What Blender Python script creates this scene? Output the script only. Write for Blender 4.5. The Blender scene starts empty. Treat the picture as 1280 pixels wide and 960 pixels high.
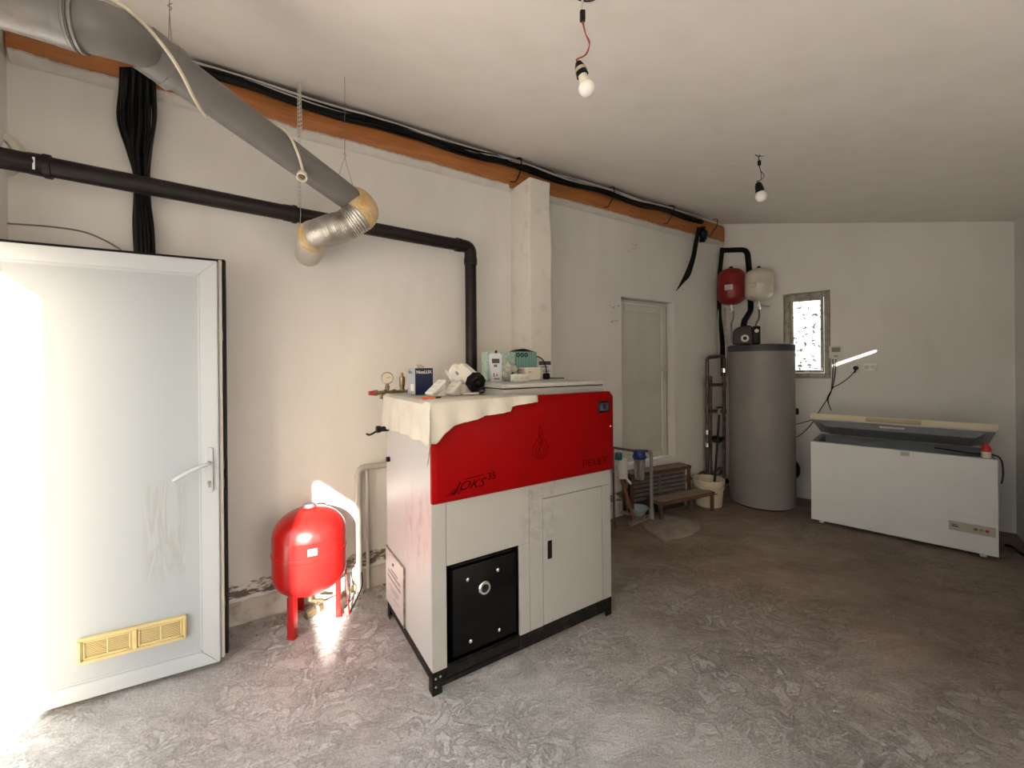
import bpy, bmesh, math, random
from mathutils import Vector, Matrix, noise
random.seed(7)
scene = bpy.context.scene
COL = scene.collection
R = math.radians

# ------------------------------------------------------------------ camera
F = 512.0; CX = 640.0; CY = 457.0; H = 1.6; ROLL = 0.0087
cam_d = bpy.data.cameras.new('camera'); cam = bpy.data.objects.new('camera', cam_d); COL.objects.link(cam)
cam_d.sensor_width = 36.0; cam_d.lens = F / 1280 * 36.0
cam_d.shift_y = -(480 - CY) / 1280.0
cam_d.clip_start = 0.02
cam.location = (0, 0, H)
cam.rotation_euler = (Matrix.Rotation(ROLL, 4, 'Y') @ Matrix.Rotation(R(90), 4, 'X')).to_euler()
scene.camera = cam

# ------------------------------------------------------------------ view, sky, sun
scene.view_settings.view_transform = 'Standard'
scene.view_settings.look = 'None'
scene.view_settings.gamma = 1.0
scene.view_settings.use_curve_mapping = False
scene.view_settings.exposure = 2.45
W = bpy.data.worlds.new('sky'); scene.world = W; W.use_nodes = True
wn = W.node_tree.nodes; wl = W.node_tree.links
sky = wn.new('ShaderNodeTexSky'); sky.sky_type = 'NISHITA'; sky.sun_disc = False
sky.sun_elevation = R(20); sky.sun_rotation = R(170); sky.air_density = 1.2; sky.dust_density = 4.0
mixw = wn.new('ShaderNodeMix'); mixw.data_type = 'RGBA'; mixw.inputs[0].default_value = 0.55
mixw.inputs[7].default_value = (2.5, 2.5, 2.5, 1)
wl.new(sky.outputs[0], mixw.inputs[6]); wl.new(mixw.outputs[2], wn['Background'].inputs[0])
wn['Background'].inputs[1].default_value = 0.2
sun_d = bpy.data.lights.new('sun', 'SUN'); sun = bpy.data.objects.new('sun', sun_d); COL.objects.link(sun)
SUN_DIR = Vector((-0.17, 0.985, -0.33)).normalized()
sun.rotation_euler = SUN_DIR.to_track_quat('-Z', 'Y').to_euler()
sun_d.energy = 10.0; sun_d.angle = R(0.9); sun_d.color = (1.0, 0.93, 0.83)

# ------------------------------------------------------------------ helpers
def ray(px, py):
    x = (px - CX) / F; y = -(py - CY) / F
    return Vector((x + y * ROLL, 1.0, y - x * ROLL))
CAM = Vector((0, 0, H))
def at_depth(px, py, Y): return CAM + ray(px, py) * Y
def at_height(px, py, z=0.0):
    d = ray(px, py); return CAM + d * ((z - H) / d.z)
def at_plane(px, py, p, n):
    d = ray(px, py); return CAM + d * ((p - CAM).dot(n) / d.dot(n))

def nodes_of(m): return m.node_tree.nodes, m.node_tree.links
def bsdf_of(m): return m.node_tree.nodes['Principled BSDF']
def ramp(nt, stops):
    r = nt.new('ShaderNodeValToRGB'); e = r.color_ramp.elements
    e[0].position = stops[0][0]; e[0].color = (*stops[0][1], 1)
    e[1].position = stops[-1][0]; e[1].color = (*stops[-1][1], 1)
    for p, c in stops[1:-1]:
        k = e.new(p); k.color = (*c, 1)
    return r
MATS = {}
def mat(name, col, rough=0.5, metal=0.0, col2=None, scale=8.0, lo=0.4, hi=0.65, bump=0.0, bscale=40.0, coat=0.0, stretch=None, detail=5):
    if name in MATS: return MATS[name]
    m = bpy.data.materials.new(name); m.use_nodes = True
    nt, ln = nodes_of(m); b = bsdf_of(m)
    b.inputs['Base Color'].default_value = (*col, 1); b.inputs['Roughness'].default_value = rough
    b.inputs['Metallic'].default_value = metal; b.inputs['Coat Weight'].default_value = coat
    tc = nt.new('ShaderNodeTexCoord'); mp = nt.new('ShaderNodeMapping'); ln.new(tc.outputs['Object'], mp.inputs[0])
    if stretch: mp.inputs['Scale'].default_value = stretch
    if col2:
        n = nt.new('ShaderNodeTexNoise'); n.inputs['Scale'].default_value = scale; n.inputs['Detail'].default_value = detail
        n.inputs['Roughness'].default_value = 0.65
        ln.new(mp.outputs[0], n.inputs['Vector'])
        r = ramp(nt, [(lo, col), (hi, col2)]); ln.new(n.outputs['Fac'], r.inputs[0]); ln.new(r.outputs[0], b.inputs['Base Color'])
    if bump:
        n = nt.new('ShaderNodeTexNoise'); n.inputs['Scale'].default_value = bscale; n.inputs['Detail'].default_value = 4
        ln.new(mp.outputs[0], n.inputs['Vector'])
        bp = nt.new('ShaderNodeBump'); bp.inputs['Strength'].default_value = bump; bp.inputs['Distance'].default_value = 0.01
        ln.new(n.outputs['Fac'], bp.inputs['Height']); ln.new(bp.outputs[0], b.inputs['Normal'])
    MATS[name] = m; return m

# ---- mesh collector
class MB:
    def __init__(s): s.bm = bmesh.new()
    def box(s, x0, x1, y0, y1, z0, z1, bev=0.0, M=None, seg=1):
        t = bmesh.new(); bmesh.ops.create_cube(t, size=1.0)
        for v in t.verts: v.co = Vector(((x0+x1)/2 + v.co.x*(x1-x0), (y0+y1)/2 + v.co.y*(y1-y0), (z0+z1)/2 + v.co.z*(z1-z0)))
        if bev: bmesh.ops.bevel(t, geom=t.edges[:], offset=bev, segments=seg, affect='EDGES', profile=0.5)
        s.add(t, M); return s
    def add(s, t, M=None):
        if M is not None: bmesh.ops.transform(t, matrix=M, verts=t.verts)
        me = bpy.data.meshes.new('tmp'); t.to_mesh(me); t.free(); s.bm.from_mesh(me); bpy.data.meshes.remove(me); return s
    def prism(s, pts, z0, z1, bev=0.0, M=None):          # polygon in xy, extruded in z
        t = bmesh.new(); vs = [t.verts.new((p[0], p[1], z0)) for p in pts]; f = t.faces.new(vs)
        r = bmesh.ops.extrude_face_region(t, geom=[f])
        for v in [g for g in r['geom'] if isinstance(g, bmesh.types.BMVert)]: v.co.z = z1
        bmesh.ops.recalc_face_normals(t, faces=t.faces)
        if bev: bmesh.ops.bevel(t, geom=t.edges[:], offset=bev, segments=1, affect='EDGES')
        s.add(t, M); return s
    def lathe(s, prof, seg=32, M=None):                  # (r,z) profile around z
        t = bmesh.new(); rings = []
        for r, z in prof:
            if r < 1e-6: rings.append([t.verts.new((0, 0, z))])
            else: rings.append([t.verts.new((r*math.cos(2*math.pi*k/seg), r*math.sin(2*math.pi*k/seg), z)) for k in range(seg)])
        for a, b in zip(rings, rings[1:]):
            for k in range(seg):
                k2 = (k+1) % seg
                if len(a) == 1 and len(b) == 1: continue
                if len(a) == 1: t.faces.new((a[0], b[k2], b[k]))
                elif len(b) == 1: t.faces.new((a[k], a[k2], b[0]))
                else: t.faces.new((a[k], a[k2], b[k2], b[k]))
        bmesh.ops.recalc_face_normals(t, faces=t.faces)
        s.add(t, M); return s
    def cyl(s, a, b, r, r2=None, seg=20, cap=True):
        a = Vector(a); b = Vector(b); d = b - a; L = d.length
        q = d.to_track_quat('Z', 'Y').to_matrix().to_4x4(); M = Matrix.Translation(a) @ q
        r2 = r if r2 is None else r2
        prof = [(r, 0), (r2, L)]
        if cap: prof = [(0, 0)] + prof + [(0, L)]
        return s.lathe(prof, seg, M)
    def tube(s, pts, r, seg=10, smooth=0, cap=True):
        P = [Vector(p) for p in pts]
        if smooth: P = catmull(P, smooth)
        n = len(P); rr = r if isinstance(r, (list, tuple)) else [r]*n
        if len(rr) != n:
            rr = [rr[min(len(rr)-1, int(i*len(rr)/n))] for i in range(n)]
        T = [(P[min(i+1, n-1)] - P[max(i-1, 0)]).normalized() for i in range(n)]
        up = Vector((0, 0, 1)) if abs(T[0].z) < 0.9 else Vector((1, 0, 0))
        N = (up - T[0]*up.dot(T[0])).normalized(); t = bmesh.new(); rings = []
        for i in range(n):
            N = (N - T[i]*N.dot(T[i]))
            N = N.normalized() if N.length > 1e-6 else T[i].orthogonal().normalized()
            B = T[i].cross(N)
            rings.append([t.verts.new(P[i] + (N*math.cos(2*math.pi*k/seg) + B*math.sin(2*math.pi*k/seg))*rr[i]) for k in range(seg)])
        for a, b in zip(rings, rings[1:]):
            for k in range(seg): t.faces.new((a[k], a[(k+1) % seg], b[(k+1) % seg], b[k]))
        if cap:
            t.faces.new(rings[0][::-1]); t.faces.new(rings[-1])
        bmesh.ops.recalc_face_normals(t, faces=t.faces)
        s.add(t); return s
    def build(s, name, m, parent=None, smooth=True, kind=None, label=None, angle=35):
        me = bpy.data.meshes.new(name); bm = s.bm
        if parent is not None and parent.get('_w'):
            bmesh.ops.translate(bm, verts=bm.verts, vec=-Vector(parent['_w']))
        bm.to_mesh(me); bm.free()
        if isinstance(m, (list, tuple)):
            for k in m: me.materials.append(k)
        else: me.materials.append(m)
        if smooth:
            for p in me.polygons: p.use_smooth = True
            me.set_sharp_from_angle(angle=R(angle))
        o = bpy.data.objects.new(name, me); COL.objects.link(o)
        if parent is not None:
            o.parent = parent
            if parent.get('_w'): o['_w'] = parent['_w']
        if kind: o['kind'] = kind
        if label: o['label'] = label
        return o
def catmull(P, k):
    out = []; n = len(P)
    for i in range(n-1):
        p0 = P[max(i-1, 0)]; p1 = P[i]; p2 = P[i+1]; p3 = P[min(i+2, n-1)]
        for j in range(k):
            t = j/k
            out.append(0.5*((2*p1) + (p2-p0)*t + (2*p0-5*p1+4*p2-p3)*t*t + (3*p1-p0-3*p2+p3)*t**3))
    out.append(P[-1]); return out
def bend(pts, r, k=6):       # round the corners of a pipe path
    P = [Vector(p) for p in pts]; out = [P[0]]
    for i in range(1, len(P)-1):
        a = (P[i-1]-P[i]); b = (P[i+1]-P[i]); ra = min(r, a.length*.45); rb = min(r, b.length*.45)
        A = P[i] + a.normalized()*ra; B = P[i] + b.normalized()*rb
        for j in range(k+1):
            t = j/k; out.append(A*(1-t)**2 + P[i]*2*t*(1-t) + B*t*t)
    out.append(P[-1]); return out
def empty(name, loc=(0, 0, 0), rz=0.0, label=None, cat=None, group=None, kind=None, world=False):
    o = bpy.data.objects.new(name, None); COL.objects.link(o); o.location = loc; o.rotation_euler = (0, 0, rz)
    o.empty_display_size = 0.05
    if world: o['_w'] = list(loc)
    tag(o, label, cat, group, kind); return o
def tag(o, label=None, cat=None, group=None, kind=None):
    if label: o['label'] = label
    if cat: o['category'] = cat
    if group: o['group'] = group
    if kind: o['kind'] = kind
    return o
def thing_w(name, loc, label, cat, group=None):      # a thing whose parts are modelled in room coordinates
    return empty(name, loc, 0, label, cat, group, world=True)
def text_bm(txt, size, depth=0.001, shear=0.0, sx=1.0, bold=0.0):
    c = bpy.data.curves.new('txt', 'FONT'); c.body = txt; c.size = size; c.extrude = depth; c.shear = shear
    c.align_x = 'CENTER'; c.align_y = 'CENTER'; c.resolution_u = 3; c.offset = bold
    o = bpy.data.objects.new('txt', c); COL.objects.link(o); bpy.context.view_layer.update()
    me = bpy.data.meshes.new_from_object(o.evaluated_get(bpy.context.evaluated_depsgraph_get()))
    t = bmesh.new(); t.from_mesh(me); bpy.data.objects.remove(o); bpy.data.curves.remove(c); bpy.data.meshes.remove(me)
    bmesh.ops.scale(t, vec=(sx, 1, 1), verts=t.verts)
    return t
STAND = Matrix.Rotation(R(90), 4, 'X')               # xy text -> upright, facing -y

# ------------------------------------------------------------------ materials of the place
def plaster(name, base, dirt, chips=None, bs=0.22):
    m = mat(name, base, 0.9)
    nt, ln = nodes_of(m); b = bsdf_of(m)
    g = nt.new('ShaderNodeNewGeometry')
    n1 = nt.new('ShaderNodeTexNoise'); n1.inputs['Scale'].default_value = 0.9; n1.inputs['Detail'].default_value = 6
    n1.inputs['Roughness'].default_value = 0.6; ln.new(g.outputs['Position'], n1.inputs['Vector'])
    r1 = ramp(nt, [(0.35, base), (0.75, dirt)]); ln.new(n1.outputs['Fac'], r1.inputs[0])
    out = r1.outputs[0]
    mp = nt.new('ShaderNodeMapping'); mp.inputs['Scale'].default_value = (3, 3, .9); ln.new(g.outputs['Position'], mp.inputs[0])
    n2 = nt.new('ShaderNodeTexNoise'); n2.inputs['Scale'].default_value = 1.5; n2.inputs['Detail'].default_value = 5; ln.new(mp.outputs[0], n2.inputs['Vector'])
    r2 = ramp(nt, [(0.45, (1, 1, 1)), (0.8, (0.94, 0.935, 0.92))]); ln.new(n2.outputs['Fac'], r2.inputs[0])
    mx = nt.new('ShaderNodeMix'); mx.data_type = 'RGBA'; mx.blend_type = 'MULTIPLY'; mx.inputs[0].default_value = 1
    ln.new(out, mx.inputs[6]); ln.new(r2.outputs[0], mx.inputs[7]); out = mx.outputs[2]
    if chips:          # flaked band near the ground
        sep = nt.new('ShaderNodeSeparateXYZ'); ln.new(g.outputs['Position'], sep.inputs[0])
        zr = ramp(nt, [(0.0, (0, 0, 0)), (0.10, (0.15, 0.15, 0.15)), (0.16, (1, 1, 1)), (0.23, (0.95, 0.95, 0.95)), (0.33, (0.45, 0.45, 0.45)), (0.42, (0, 0, 0))]); ln.new(sep.outputs['Z'], zr.inputs[0])
        mp3 = nt.new('ShaderNodeMapping'); mp3.inputs['Scale'].default_value = (1, 1, 2.6); ln.new(g.outputs['Position'], mp3.inputs[0])
        n3 = nt.new('ShaderNodeTexNoise'); n3.inputs['Scale'].default_value = 9; n3.inputs['Detail'].default_value = 9; n3.inputs['Roughness'].default_value = 0.75
        ln.new(mp3.outputs[0], n3.inputs['Vector'])
        ma = nt.new('ShaderNodeMath'); ma.operation = 'MULTIPLY'; ln.new(zr.outputs[0], ma.inputs[0]); ln.new(n3.outputs['Fac'], ma.inputs[1])
        th = ramp(nt, [(0.42, (0, 0, 0)), (0.5, (1, 1, 1))]); ln.new(ma.outputs[0], th.inputs[0])
        m2 = nt.new('ShaderNodeMix'); m2.data_type = 'RGBA'; ln.new(th.outputs[0], m2.inputs[0]); ln.new(out, m2.inputs[6]); m2.inputs[7].default_value = (*chips, 1)
        out = m2.outputs[2]
    ln.new(out, b.inputs['Base Color'])
    n4 = nt.new('ShaderNodeTexNoise'); n4.inputs['Scale'].default_value = 6; n4.inputs['Detail'].default_value = 8; n4.inputs['Roughness'].default_value = 0.6
    ln.new(g.outputs['Position'], n4.inputs['Vector'])
    bp = nt.new('ShaderNodeBump'); bp.inputs['Strength'].default_value = bs; bp.inputs['Distance'].default_value = 0.02
    ln.new(n4.outputs['Fac'], bp.inputs['Height']); ln.new(bp.outputs[0], b.inputs['Normal'])
    return m
M_yard = mat('yard_dirt', (0.42, 0.385, 0.345), 0.95, col2=(0.48, 0.44, 0.40), scale=1.5)
M_wall = plaster('white_plaster', (0.80, 0.78, 0.745), (0.75, 0.73, 0.69))
M_wallL = plaster('flaking_plaster', (0.80, 0.78, 0.745), (0.75, 0.73, 0.69), (0.16, 0.12, 0.09))
M_ceil = plaster('ceiling_paint', (0.88, 0.84, 0.79), (0.86, 0.82, 0.77), None, 0.06)

def floor_mat():
    m = mat('rough_concrete', (0.3, 0.27, 0.24), 0.85); nt, ln = nodes_of(m); b = bsdf_of(m)
    g = nt.new('ShaderNodeNewGeometry')
    def N(scale, det, rough, vec=None, dist=0.0):
        n = nt.new('ShaderNodeTexNoise'); n.inputs['Scale'].default_value = scale; n.inputs['Detail'].default_value = det
        n.inputs['Roughness'].default_value = rough; n.inputs['Distortion'].default_value = dist
        ln.new(vec or g.outputs['Position'], n.inputs['Vector']); return n.outputs['Fac']
    def mix(f, a, c, mode='MIX'):
        x = nt.new('ShaderNodeMix'); x.data_type = 'RGBA'; x.blend_type = mode
        if isinstance(f, float): x.inputs[0].default_value = f
        else: ln.new(f, x.inputs[0])
        for i, v in ((6, a), (7, c)):
            if isinstance(v, tuple): x.inputs[i].default_value = (*v, 1)
            else: ln.new(v, x.inputs[i])
        return x.outputs[2]
    def R2(f, stops):
        r = ramp(nt, stops); ln.new(f, r.inputs[0]); return r.outputs[0]
    mp = nt.new('ShaderNodeMapping'); mp.inputs['Rotation'].default_value = (0, 0, R(35)); mp.inputs['Scale'].default_value = (1.0, 1.7, 1)
    ln.new(g.outputs['Position'], mp.inputs[0])
    base = R2(N(0.8, 7, 0.6, dist=0.6), [(0.3, (0.46, 0.44, 0.42)), (0.5, (0.61, 0.60, 0.59)), (0.72, (0.70, 0.70, 0.70))])
    sm = R2(N(2.2, 9, 0.7, mp.outputs[0], 0.8), [(0.30, (0.66, 0.63, 0.60)), (0.48, (0.95, 0.94, 0.93)), (0.65, (1.16, 1.16, 1.16))])
    c = mix(1.0, base, sm, 'MULTIPLY')
    # darker and browner towards the far right, pale scuffed cement to the near left
    sep = nt.new('ShaderNodeSeparateXYZ'); ln.new(g.outputs['Position'], sep.inputs[0])
    ad = nt.new('ShaderNodeMath'); ad.operation = 'ADD'; ln.new(sep.outputs['X'], ad.inputs[0]); ln.new(sep.outputs['Y'], ad.inputs[1])
    mr = nt.new('ShaderNodeMapRange'); mr.inputs[1].default_value = 1.9; mr.inputs[2].default_value = 4.6; ln.new(ad.outputs[0], mr.inputs[0])
    far = mr.outputs[0]
    c = mix(far, c, mix(1.0, c, (0.50, 0.38, 0.295), 'MULTIPLY'))
    pale = nt.new('ShaderNodeMath'); pale.operation = 'MULTIPLY'
    flake = R2(N(9.5, 10, 0.72, dist=1.1), [(0.50, (0, 0, 0)), (0.55, (1, 1, 1))])
    area = R2(N(1.1, 3, 0.5, dist=0.3), [(0.38, (0, 0, 0)), (0.56, (1, 1, 1))])
    ln.new(flake, pale.inputs[0]); ln.new(area, pale.inputs[1])
    p2 = nt.new('ShaderNodeMath'); p2.operation = 'MULTIPLY'; ln.new(pale.outputs[0], p2.inputs[0])
    inv = nt.new('ShaderNodeMapRange'); inv.inputs[3].default_value = 0.75; inv.inputs[4].default_value = 0.15; ln.new(far, inv.inputs[0]); ln.new(inv.outputs[0], p2.inputs[1])
    c = mix(p2.outputs[0], c, mix(far, (0.76, 0.755, 0.75), (0.46, 0.42, 0.38)))
    speck = R2(N(38, 3, 0.6), [(0.66, (0, 0, 0)), (0.71, (0.8, 0.8, 0.8))]); c = mix(speck, c, mix(far, (0.70, 0.69, 0.67), (0.36, 0.32, 0.28)))
    dark = R2(N(21, 5, 0.7), [(0.64, (0, 0, 0)), (0.73, (0.75, 0.75, 0.75))]); c = mix(dark, c, (0.17, 0.15, 0.13))
    grit = R2(N(120, 3, 0.6), [(0.3, (0.72, 0.72, 0.72)), (0.7, (1.22, 1.22, 1.22))]); c = mix(1.0, c, grit, 'MULTIPLY')
    ln.new(c, b.inputs['Base Color'])
    rg = R2(N(3, 6, 0.6), [(0.35, (0.55, 0.55, 0.55)), (0.65, (0.92, 0.92, 0.92))]); ln.new(rg, b.inputs['Roughness'])
    bp = nt.new('ShaderNodeBump'); bp.inputs['Strength'].default_value = 0.9; bp.inputs['Distance'].default_value = 0.035
    h = nt.new('ShaderNodeMath'); h.operation = 'ADD'
    ln.new(N(7, 12, 0.75, mp.outputs[0], 1.0), h.inputs[0])
    h2 = nt.new('ShaderNodeMath'); h2.operation = 'MULTIPLY'; h2.inputs[1].default_value = 0.35; ln.new(pale.outputs[0], h2.inputs[0]); ln.new(h2.outputs[0], h.inputs[1])
    ln.new(h.outputs[0], bp.inputs['Height']); ln.new(bp.outputs[0], b.inputs['Normal'])
    return m
M_floor = floor_mat()
M_pvc = mat('white_pvc', (0.47, 0.51, 0.54), 0.4, col2=(0.45, 0.485, 0.51), scale=3, lo=.4, hi=.8)
M_pvc_dull = mat('dull_pvc', (0.66, 0.64, 0.58), 0.4, col2=(0.60, 0.58, 0.52), scale=3)
M_gasket = mat('black_rubber', (0.006, 0.006, 0.006), 0.6)
M_black = mat('black_plastic', (0.006, 0.0055, 0.005), 0.45)
M_foam = mat('black_foam', (0.007, 0.0065, 0.006), 0.9, bump=.4, bscale=60)
M_cable = mat('black_cable', (0.005, 0.005, 0.005), 0.35)
M_cable_w = mat('pale_cable', (0.55, 0.54, 0.52), 0.35)
for m_ in (M_black, M_foam, M_cable, M_gasket): bsdf_of(m_).inputs['Specular IOR Level'].default_value = 0.22
M_red_paint = mat('red_enamel', (0.36, 0.006, 0.005), 0.28, col2=(0.36, 0.012, 0.010), scale=5, lo=.5, hi=.8, coat=.3)
M_steel = mat('worn_steel', (0.45, 0.43, 0.40), 0.35, 0.9, col2=(0.25, 0.2, 0.16), scale=20)
M_chrome = mat('chrome', (0.75, 0.74, 0.72), 0.15, 1.0)
M_brass = mat('tarnished_brass', (0.34, 0.26, 0.15), 0.4, 0.9, col2=(0.16, 0.12, 0.08), scale=30)

# ------------------------------------------------------------------ room shell
LW = Vector((0, 3.658, 0)); LD = Vector((0.848, 0.530, 0)).normalized(); LN = Vector((0.530, -0.848, 0)).normalized()   # left wall: point, direction, normal into the room
C0 = Vector((-2.541, 2.070, 0)); C1 = Vector((2.80, 5.408, 0)); C2 = Vector((4.67, 3.802, 0)); C3 = Vector((-0.13, -1.80, 0))
BD = (C2-C1).normalized(); BN = Vector((BD.y, -BD.x, 0)); BN = BN if BN.y < 0 else -BN
def perp(p): return (Vector((p.x, p.y, 0)) - LW).dot(LN)
def ceil_z(p): return 3.445 - 0.233*perp(p)
CE_N = Vector((0.233*LN.x, 0.233*LN.y, 1)).normalized(); CE_P = Vector((LW.x, LW.y, 3.445))
def on_left(px, py, off=0.0): return at_plane(px, py, LW + LN*off, LN)
def on_back(px, py, off=0.0): return at_plane(px, py, C1 + BN*off, BN)
def on_ceil(px, py): return at_plane(px, py, CE_P, CE_N)
LROT = math.atan2(LD.y, LD.x); BROT = math.atan2(BD.y, BD.x)

def wall(name, A, B, t, outn, holes=(), m=M_wall, ext=(0, 0)):
    A = Vector(A); B = Vector(B); D = (B-A).normalized(); L = (B-A).length; s0, s1 = -ext[0], L+ext[1]
    ss = sorted({s0, s1} | {h[0] for h in holes} | {h[1] for h in holes})
    mb = MB()
    zs_all = sorted({0.0} | {h[2] for h in holes} | {h[3] for h in holes})
    for a, b in zip(ss, ss[1:]):
        hs = [h for h in holes if h[0] <= a+1e-6 and h[1] >= b-1e-6]
        lev = sorted({-0.05} | {h[2] for h in hs if h[2] > 0} | {h[3] for h in hs}) + [None]
        if any(h[2] <= 0 for h in hs): lev = lev[1:] if lev[0] < 0 else lev
        for z0, z1 in zip(lev, lev[1:]):
            if z1 is not None and any(h[2] <= z0+1e-6 and h[3] >= z1-1e-6 for h in hs): continue
            t_ = bmesh.new(); vs = []
            for s_ in (a, b):
                for off in (0, t):
                    p = A + D*s_ + outn*off
                    for z in (z0, z1):
                        zz = ceil_z(A + D*s_ ) if z is None else z
                        vs.append(t_.verts.new((p.x, p.y, zz)))
            f = lambda *i: t_.faces.new([vs[k] for k in i])
            f(0, 1, 5, 4); f(2, 6, 7, 3); f(0, 2, 3, 1); f(4, 5, 7, 6); f(1, 3, 7, 5); f(0, 4, 6, 2)
            bmesh.ops.recalc_face_normals(t_, faces=t_.faces); mb.add(t_)
    bmesh.ops.remove_doubles(mb.bm, verts=mb.bm.verts, dist=1e-4)
    # drop faces shared by two cells
    seen = {}
    for fc in mb.bm.faces:
        k = tuple(sorted(v.index for v in fc.verts)); seen.setdefault(k, []).append(fc)
    bmesh.ops.delete(mb.bm, geom=[x for v in seen.values() if len(v) > 1 for x in v], context='FACES_ONLY')
    return mb.build(name, m, smooth=False, kind='structure')

def s_left(px, py): return (on_left(px, py) - C0).dot(LD)
def s_back(px, py): return (on_back(px, py) - C1).dot(BD)
D2 = (s_left(777, 450), s_left(843, 450), 0.50, 2.33)         # recess of the inner door
W1 = (s_back(979, 420), s_back(1038, 420), 1.42, 2.435)       # small window
bump_t = 0.12
wall('wall_left', C0, C1, 0.25, -LN, [D2], M_wallL)
wall('wall_back', C1, C2, 0.20, -BN, [W1])
RD = (C3-C2).normalized(); RN = Vector((-RD.y, RD.x, 0)); RN = RN if RN.dot(CAM-C2) > 0 else -RN
FDIR = (C3-C0).normalized(); FN = Vector((-FDIR.y, FDIR.x, 0)); FN = FN if FN.dot(CAM-C0) > 0 else -FN
SL = (0.80, 1.22, 2.13, 2.198)                                 # unseen slot added high in the right wall to throw the sun streak
wall('wall_right', C2, C3, 0.12, -RN, [SL, (4.4, 6.0, 0.0, 2.2)])  # tall opening is an unseen gateway added to bring in daylight
wall('wall_front', C0, C3, bump_t, -FN, [(0.336, 1.25, 0.0, 2.22), (1.55, 3.30, 0.20, 2.35), (3.446, 4.41, 1.2, 2.135)])  # wide middle opening is an unseen window added for fill light
def outer(name, M, size, m):
    b_ = bmesh.new(); bmesh.ops.create_cube(b_, size=1.0); bmesh.ops.transform(b_, verts=b_.verts, matrix=M @ Matrix.Diagonal((*size, 1)))
    me = bpy.data.meshes.new(name); b_.to_mesh(me); b_.free(); me.materials.append(m); o = bpy.data.objects.new(name, me); COL.objects.link(o); o['kind'] = 'structure'
FROT = Matrix.Rotation(math.atan2(FDIR.y, FDIR.x), 4, 'Z'); RROT = Matrix.Rotation(math.atan2(RD.y, RD.x), 4, 'Z')
# unseen walls added to screen light: opposite the entrance, and opposite the right-wall gateway
outer('entrance_light_screen', Matrix.Translation(C0 + FDIR*0.6 - FN*1.55 + Vector((0, 0, 0.95))) @ FROT, (2.0, 0.10, 2.1), M_wall)
outer('gateway_sun_screen', Matrix.Translation(C2 + RD*7.9 - RN*3.2 + Vector((0, 0, 2.0))) @ RROT, (4.6, 0.20, 4.4), M_yard)
# unseen fin added outside, beside the added wide window (keeps the low sun off it)
fb_ = C0 + FDIR*3.372 - FN*bump_t
mb_ = bmesh.new(); bmesh.ops.create_cube(mb_, size=1.0)
bmesh.ops.transform(mb_, verts=mb_.verts, matrix=Matrix.Translation(fb_ - FN*0.45 + Vector((0, 0, 1.9))) @ Matrix.Rotation(math.atan2(FDIR.y, FDIR.x), 4, 'Z') @ Matrix.Diagonal((0.10, 0.90, 4.0, 1)))
me_ = bpy.data.meshes.new('window_sun_fin'); mb_.to_mesh(me_); me_.materials.append(M_wall); o_ = bpy.data.objects.new('window_sun_fin', me_); COL.objects.link(o_); o_['kind'] = 'structure'

def quad_grid(n, z, disp=0.0, out=0.13):
    c = (C0+C1+C2+C3)/4; Q = []
    for p in (C0, C1, C2, C3): Q.append(p + (p-c).normalized()*out*1.5)
    bm = bmesh.new(); V = []
    for i in range(n+1):
        row = []
        for j in range(n+1):
            u, v = i/n, j/n
            p = (Q[0]*(1-u) + Q[1]*u)*(1-v) + (Q[3]*(1-u) + Q[2]*u)*v
            h = z if z is not None else ceil_z(p)
            if disp: h += disp*(noise.fractal(Vector((p.x*1.3, p.y*1.3, 3.1)), 0.9, 2.0, 5))
            row.append(bm.verts.new((p.x, p.y, h)))
        V.append(row)
    for i in range(n):
        for j in range(n): bm.faces.new((V[i][j], V[i+1][j], V[i+1][j+1], V[i][j+1]))
    return bm
fb = MB(); fb.bm = quad_grid(150, -0.002, 0.004); fo = fb.build('floor', M_floor, kind='structure')
for p in fo.data.polygons: p.use_smooth = True
if fo.data.polygons[0].normal.z < 0: fo.data.flip_normals()
cb = MB(); cb.bm = quad_grid(1, None)
g_ = bmesh.ops.extrude_face_region(cb.bm, geom=cb.bm.faces[:])
for v in [g for g in g_['geom'] if isinstance(g, bmesh.types.BMVert)]: v.co.z += 0.12
bmesh.ops.recalc_face_normals(cb.bm, faces=cb.bm.faces)
cb.build('ceiling', M_ceil, smooth=False, kind='structure')
yb = MB(); yb.box(-30, 30, -30, 30, -0.2, -0.08); yb.build('yard_ground', M_yard, smooth=False, kind='structure')

# roof beam under the ceiling along the left wall
M_beam = mat('orange_timber', (0.50, 0.19, 0.055), 0.5, col2=(0.33, 0.11, 0.03), scale=4, lo=.4, hi=.7, stretch=(1, 8, 8), bump=.2, bscale=30)
BEAM_T = 0.045
Lfull = (C1-C0).length
rb = empty('roof_beam', C0, LROT, kind='structure')
mb = MB()
n = 60
for k in range(n):                       # slightly uneven hewn log, one continuous mesh
    pass
t = bmesh.new(); prev = None
for k in range(n+1):
    x = 0.01 + (Lfull-0.05)*k/n
    w = BEAM_T + 0.01*noise.noise(Vector((x*1.1, 0, 0))); lo = 3.190 - 0.02*(x/6.3) + 0.012*noise.noise(Vector((x*0.9, 5, 0))); 
    ring = [t.verts.new((x, y, z)) for y, z in ((-0.002, lo), (-w+.02, lo), (-w, lo+.03), (-w, 3.37), (-w+.02, 3.40), (-0.002, 3.42))]
    if prev:
        for i in range(6): t.faces.new((prev[i], prev[(i+1) % 6], ring[(i+1) % 6], ring[i]))
    else: t.faces.new(ring)
    prev = ring
t.faces.new(prev[::-1]); bmesh.ops.recalc_face_normals(t, faces=t.faces)
mb.add(t); mb.build('timber', M_beam, rb, angle=50)
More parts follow.
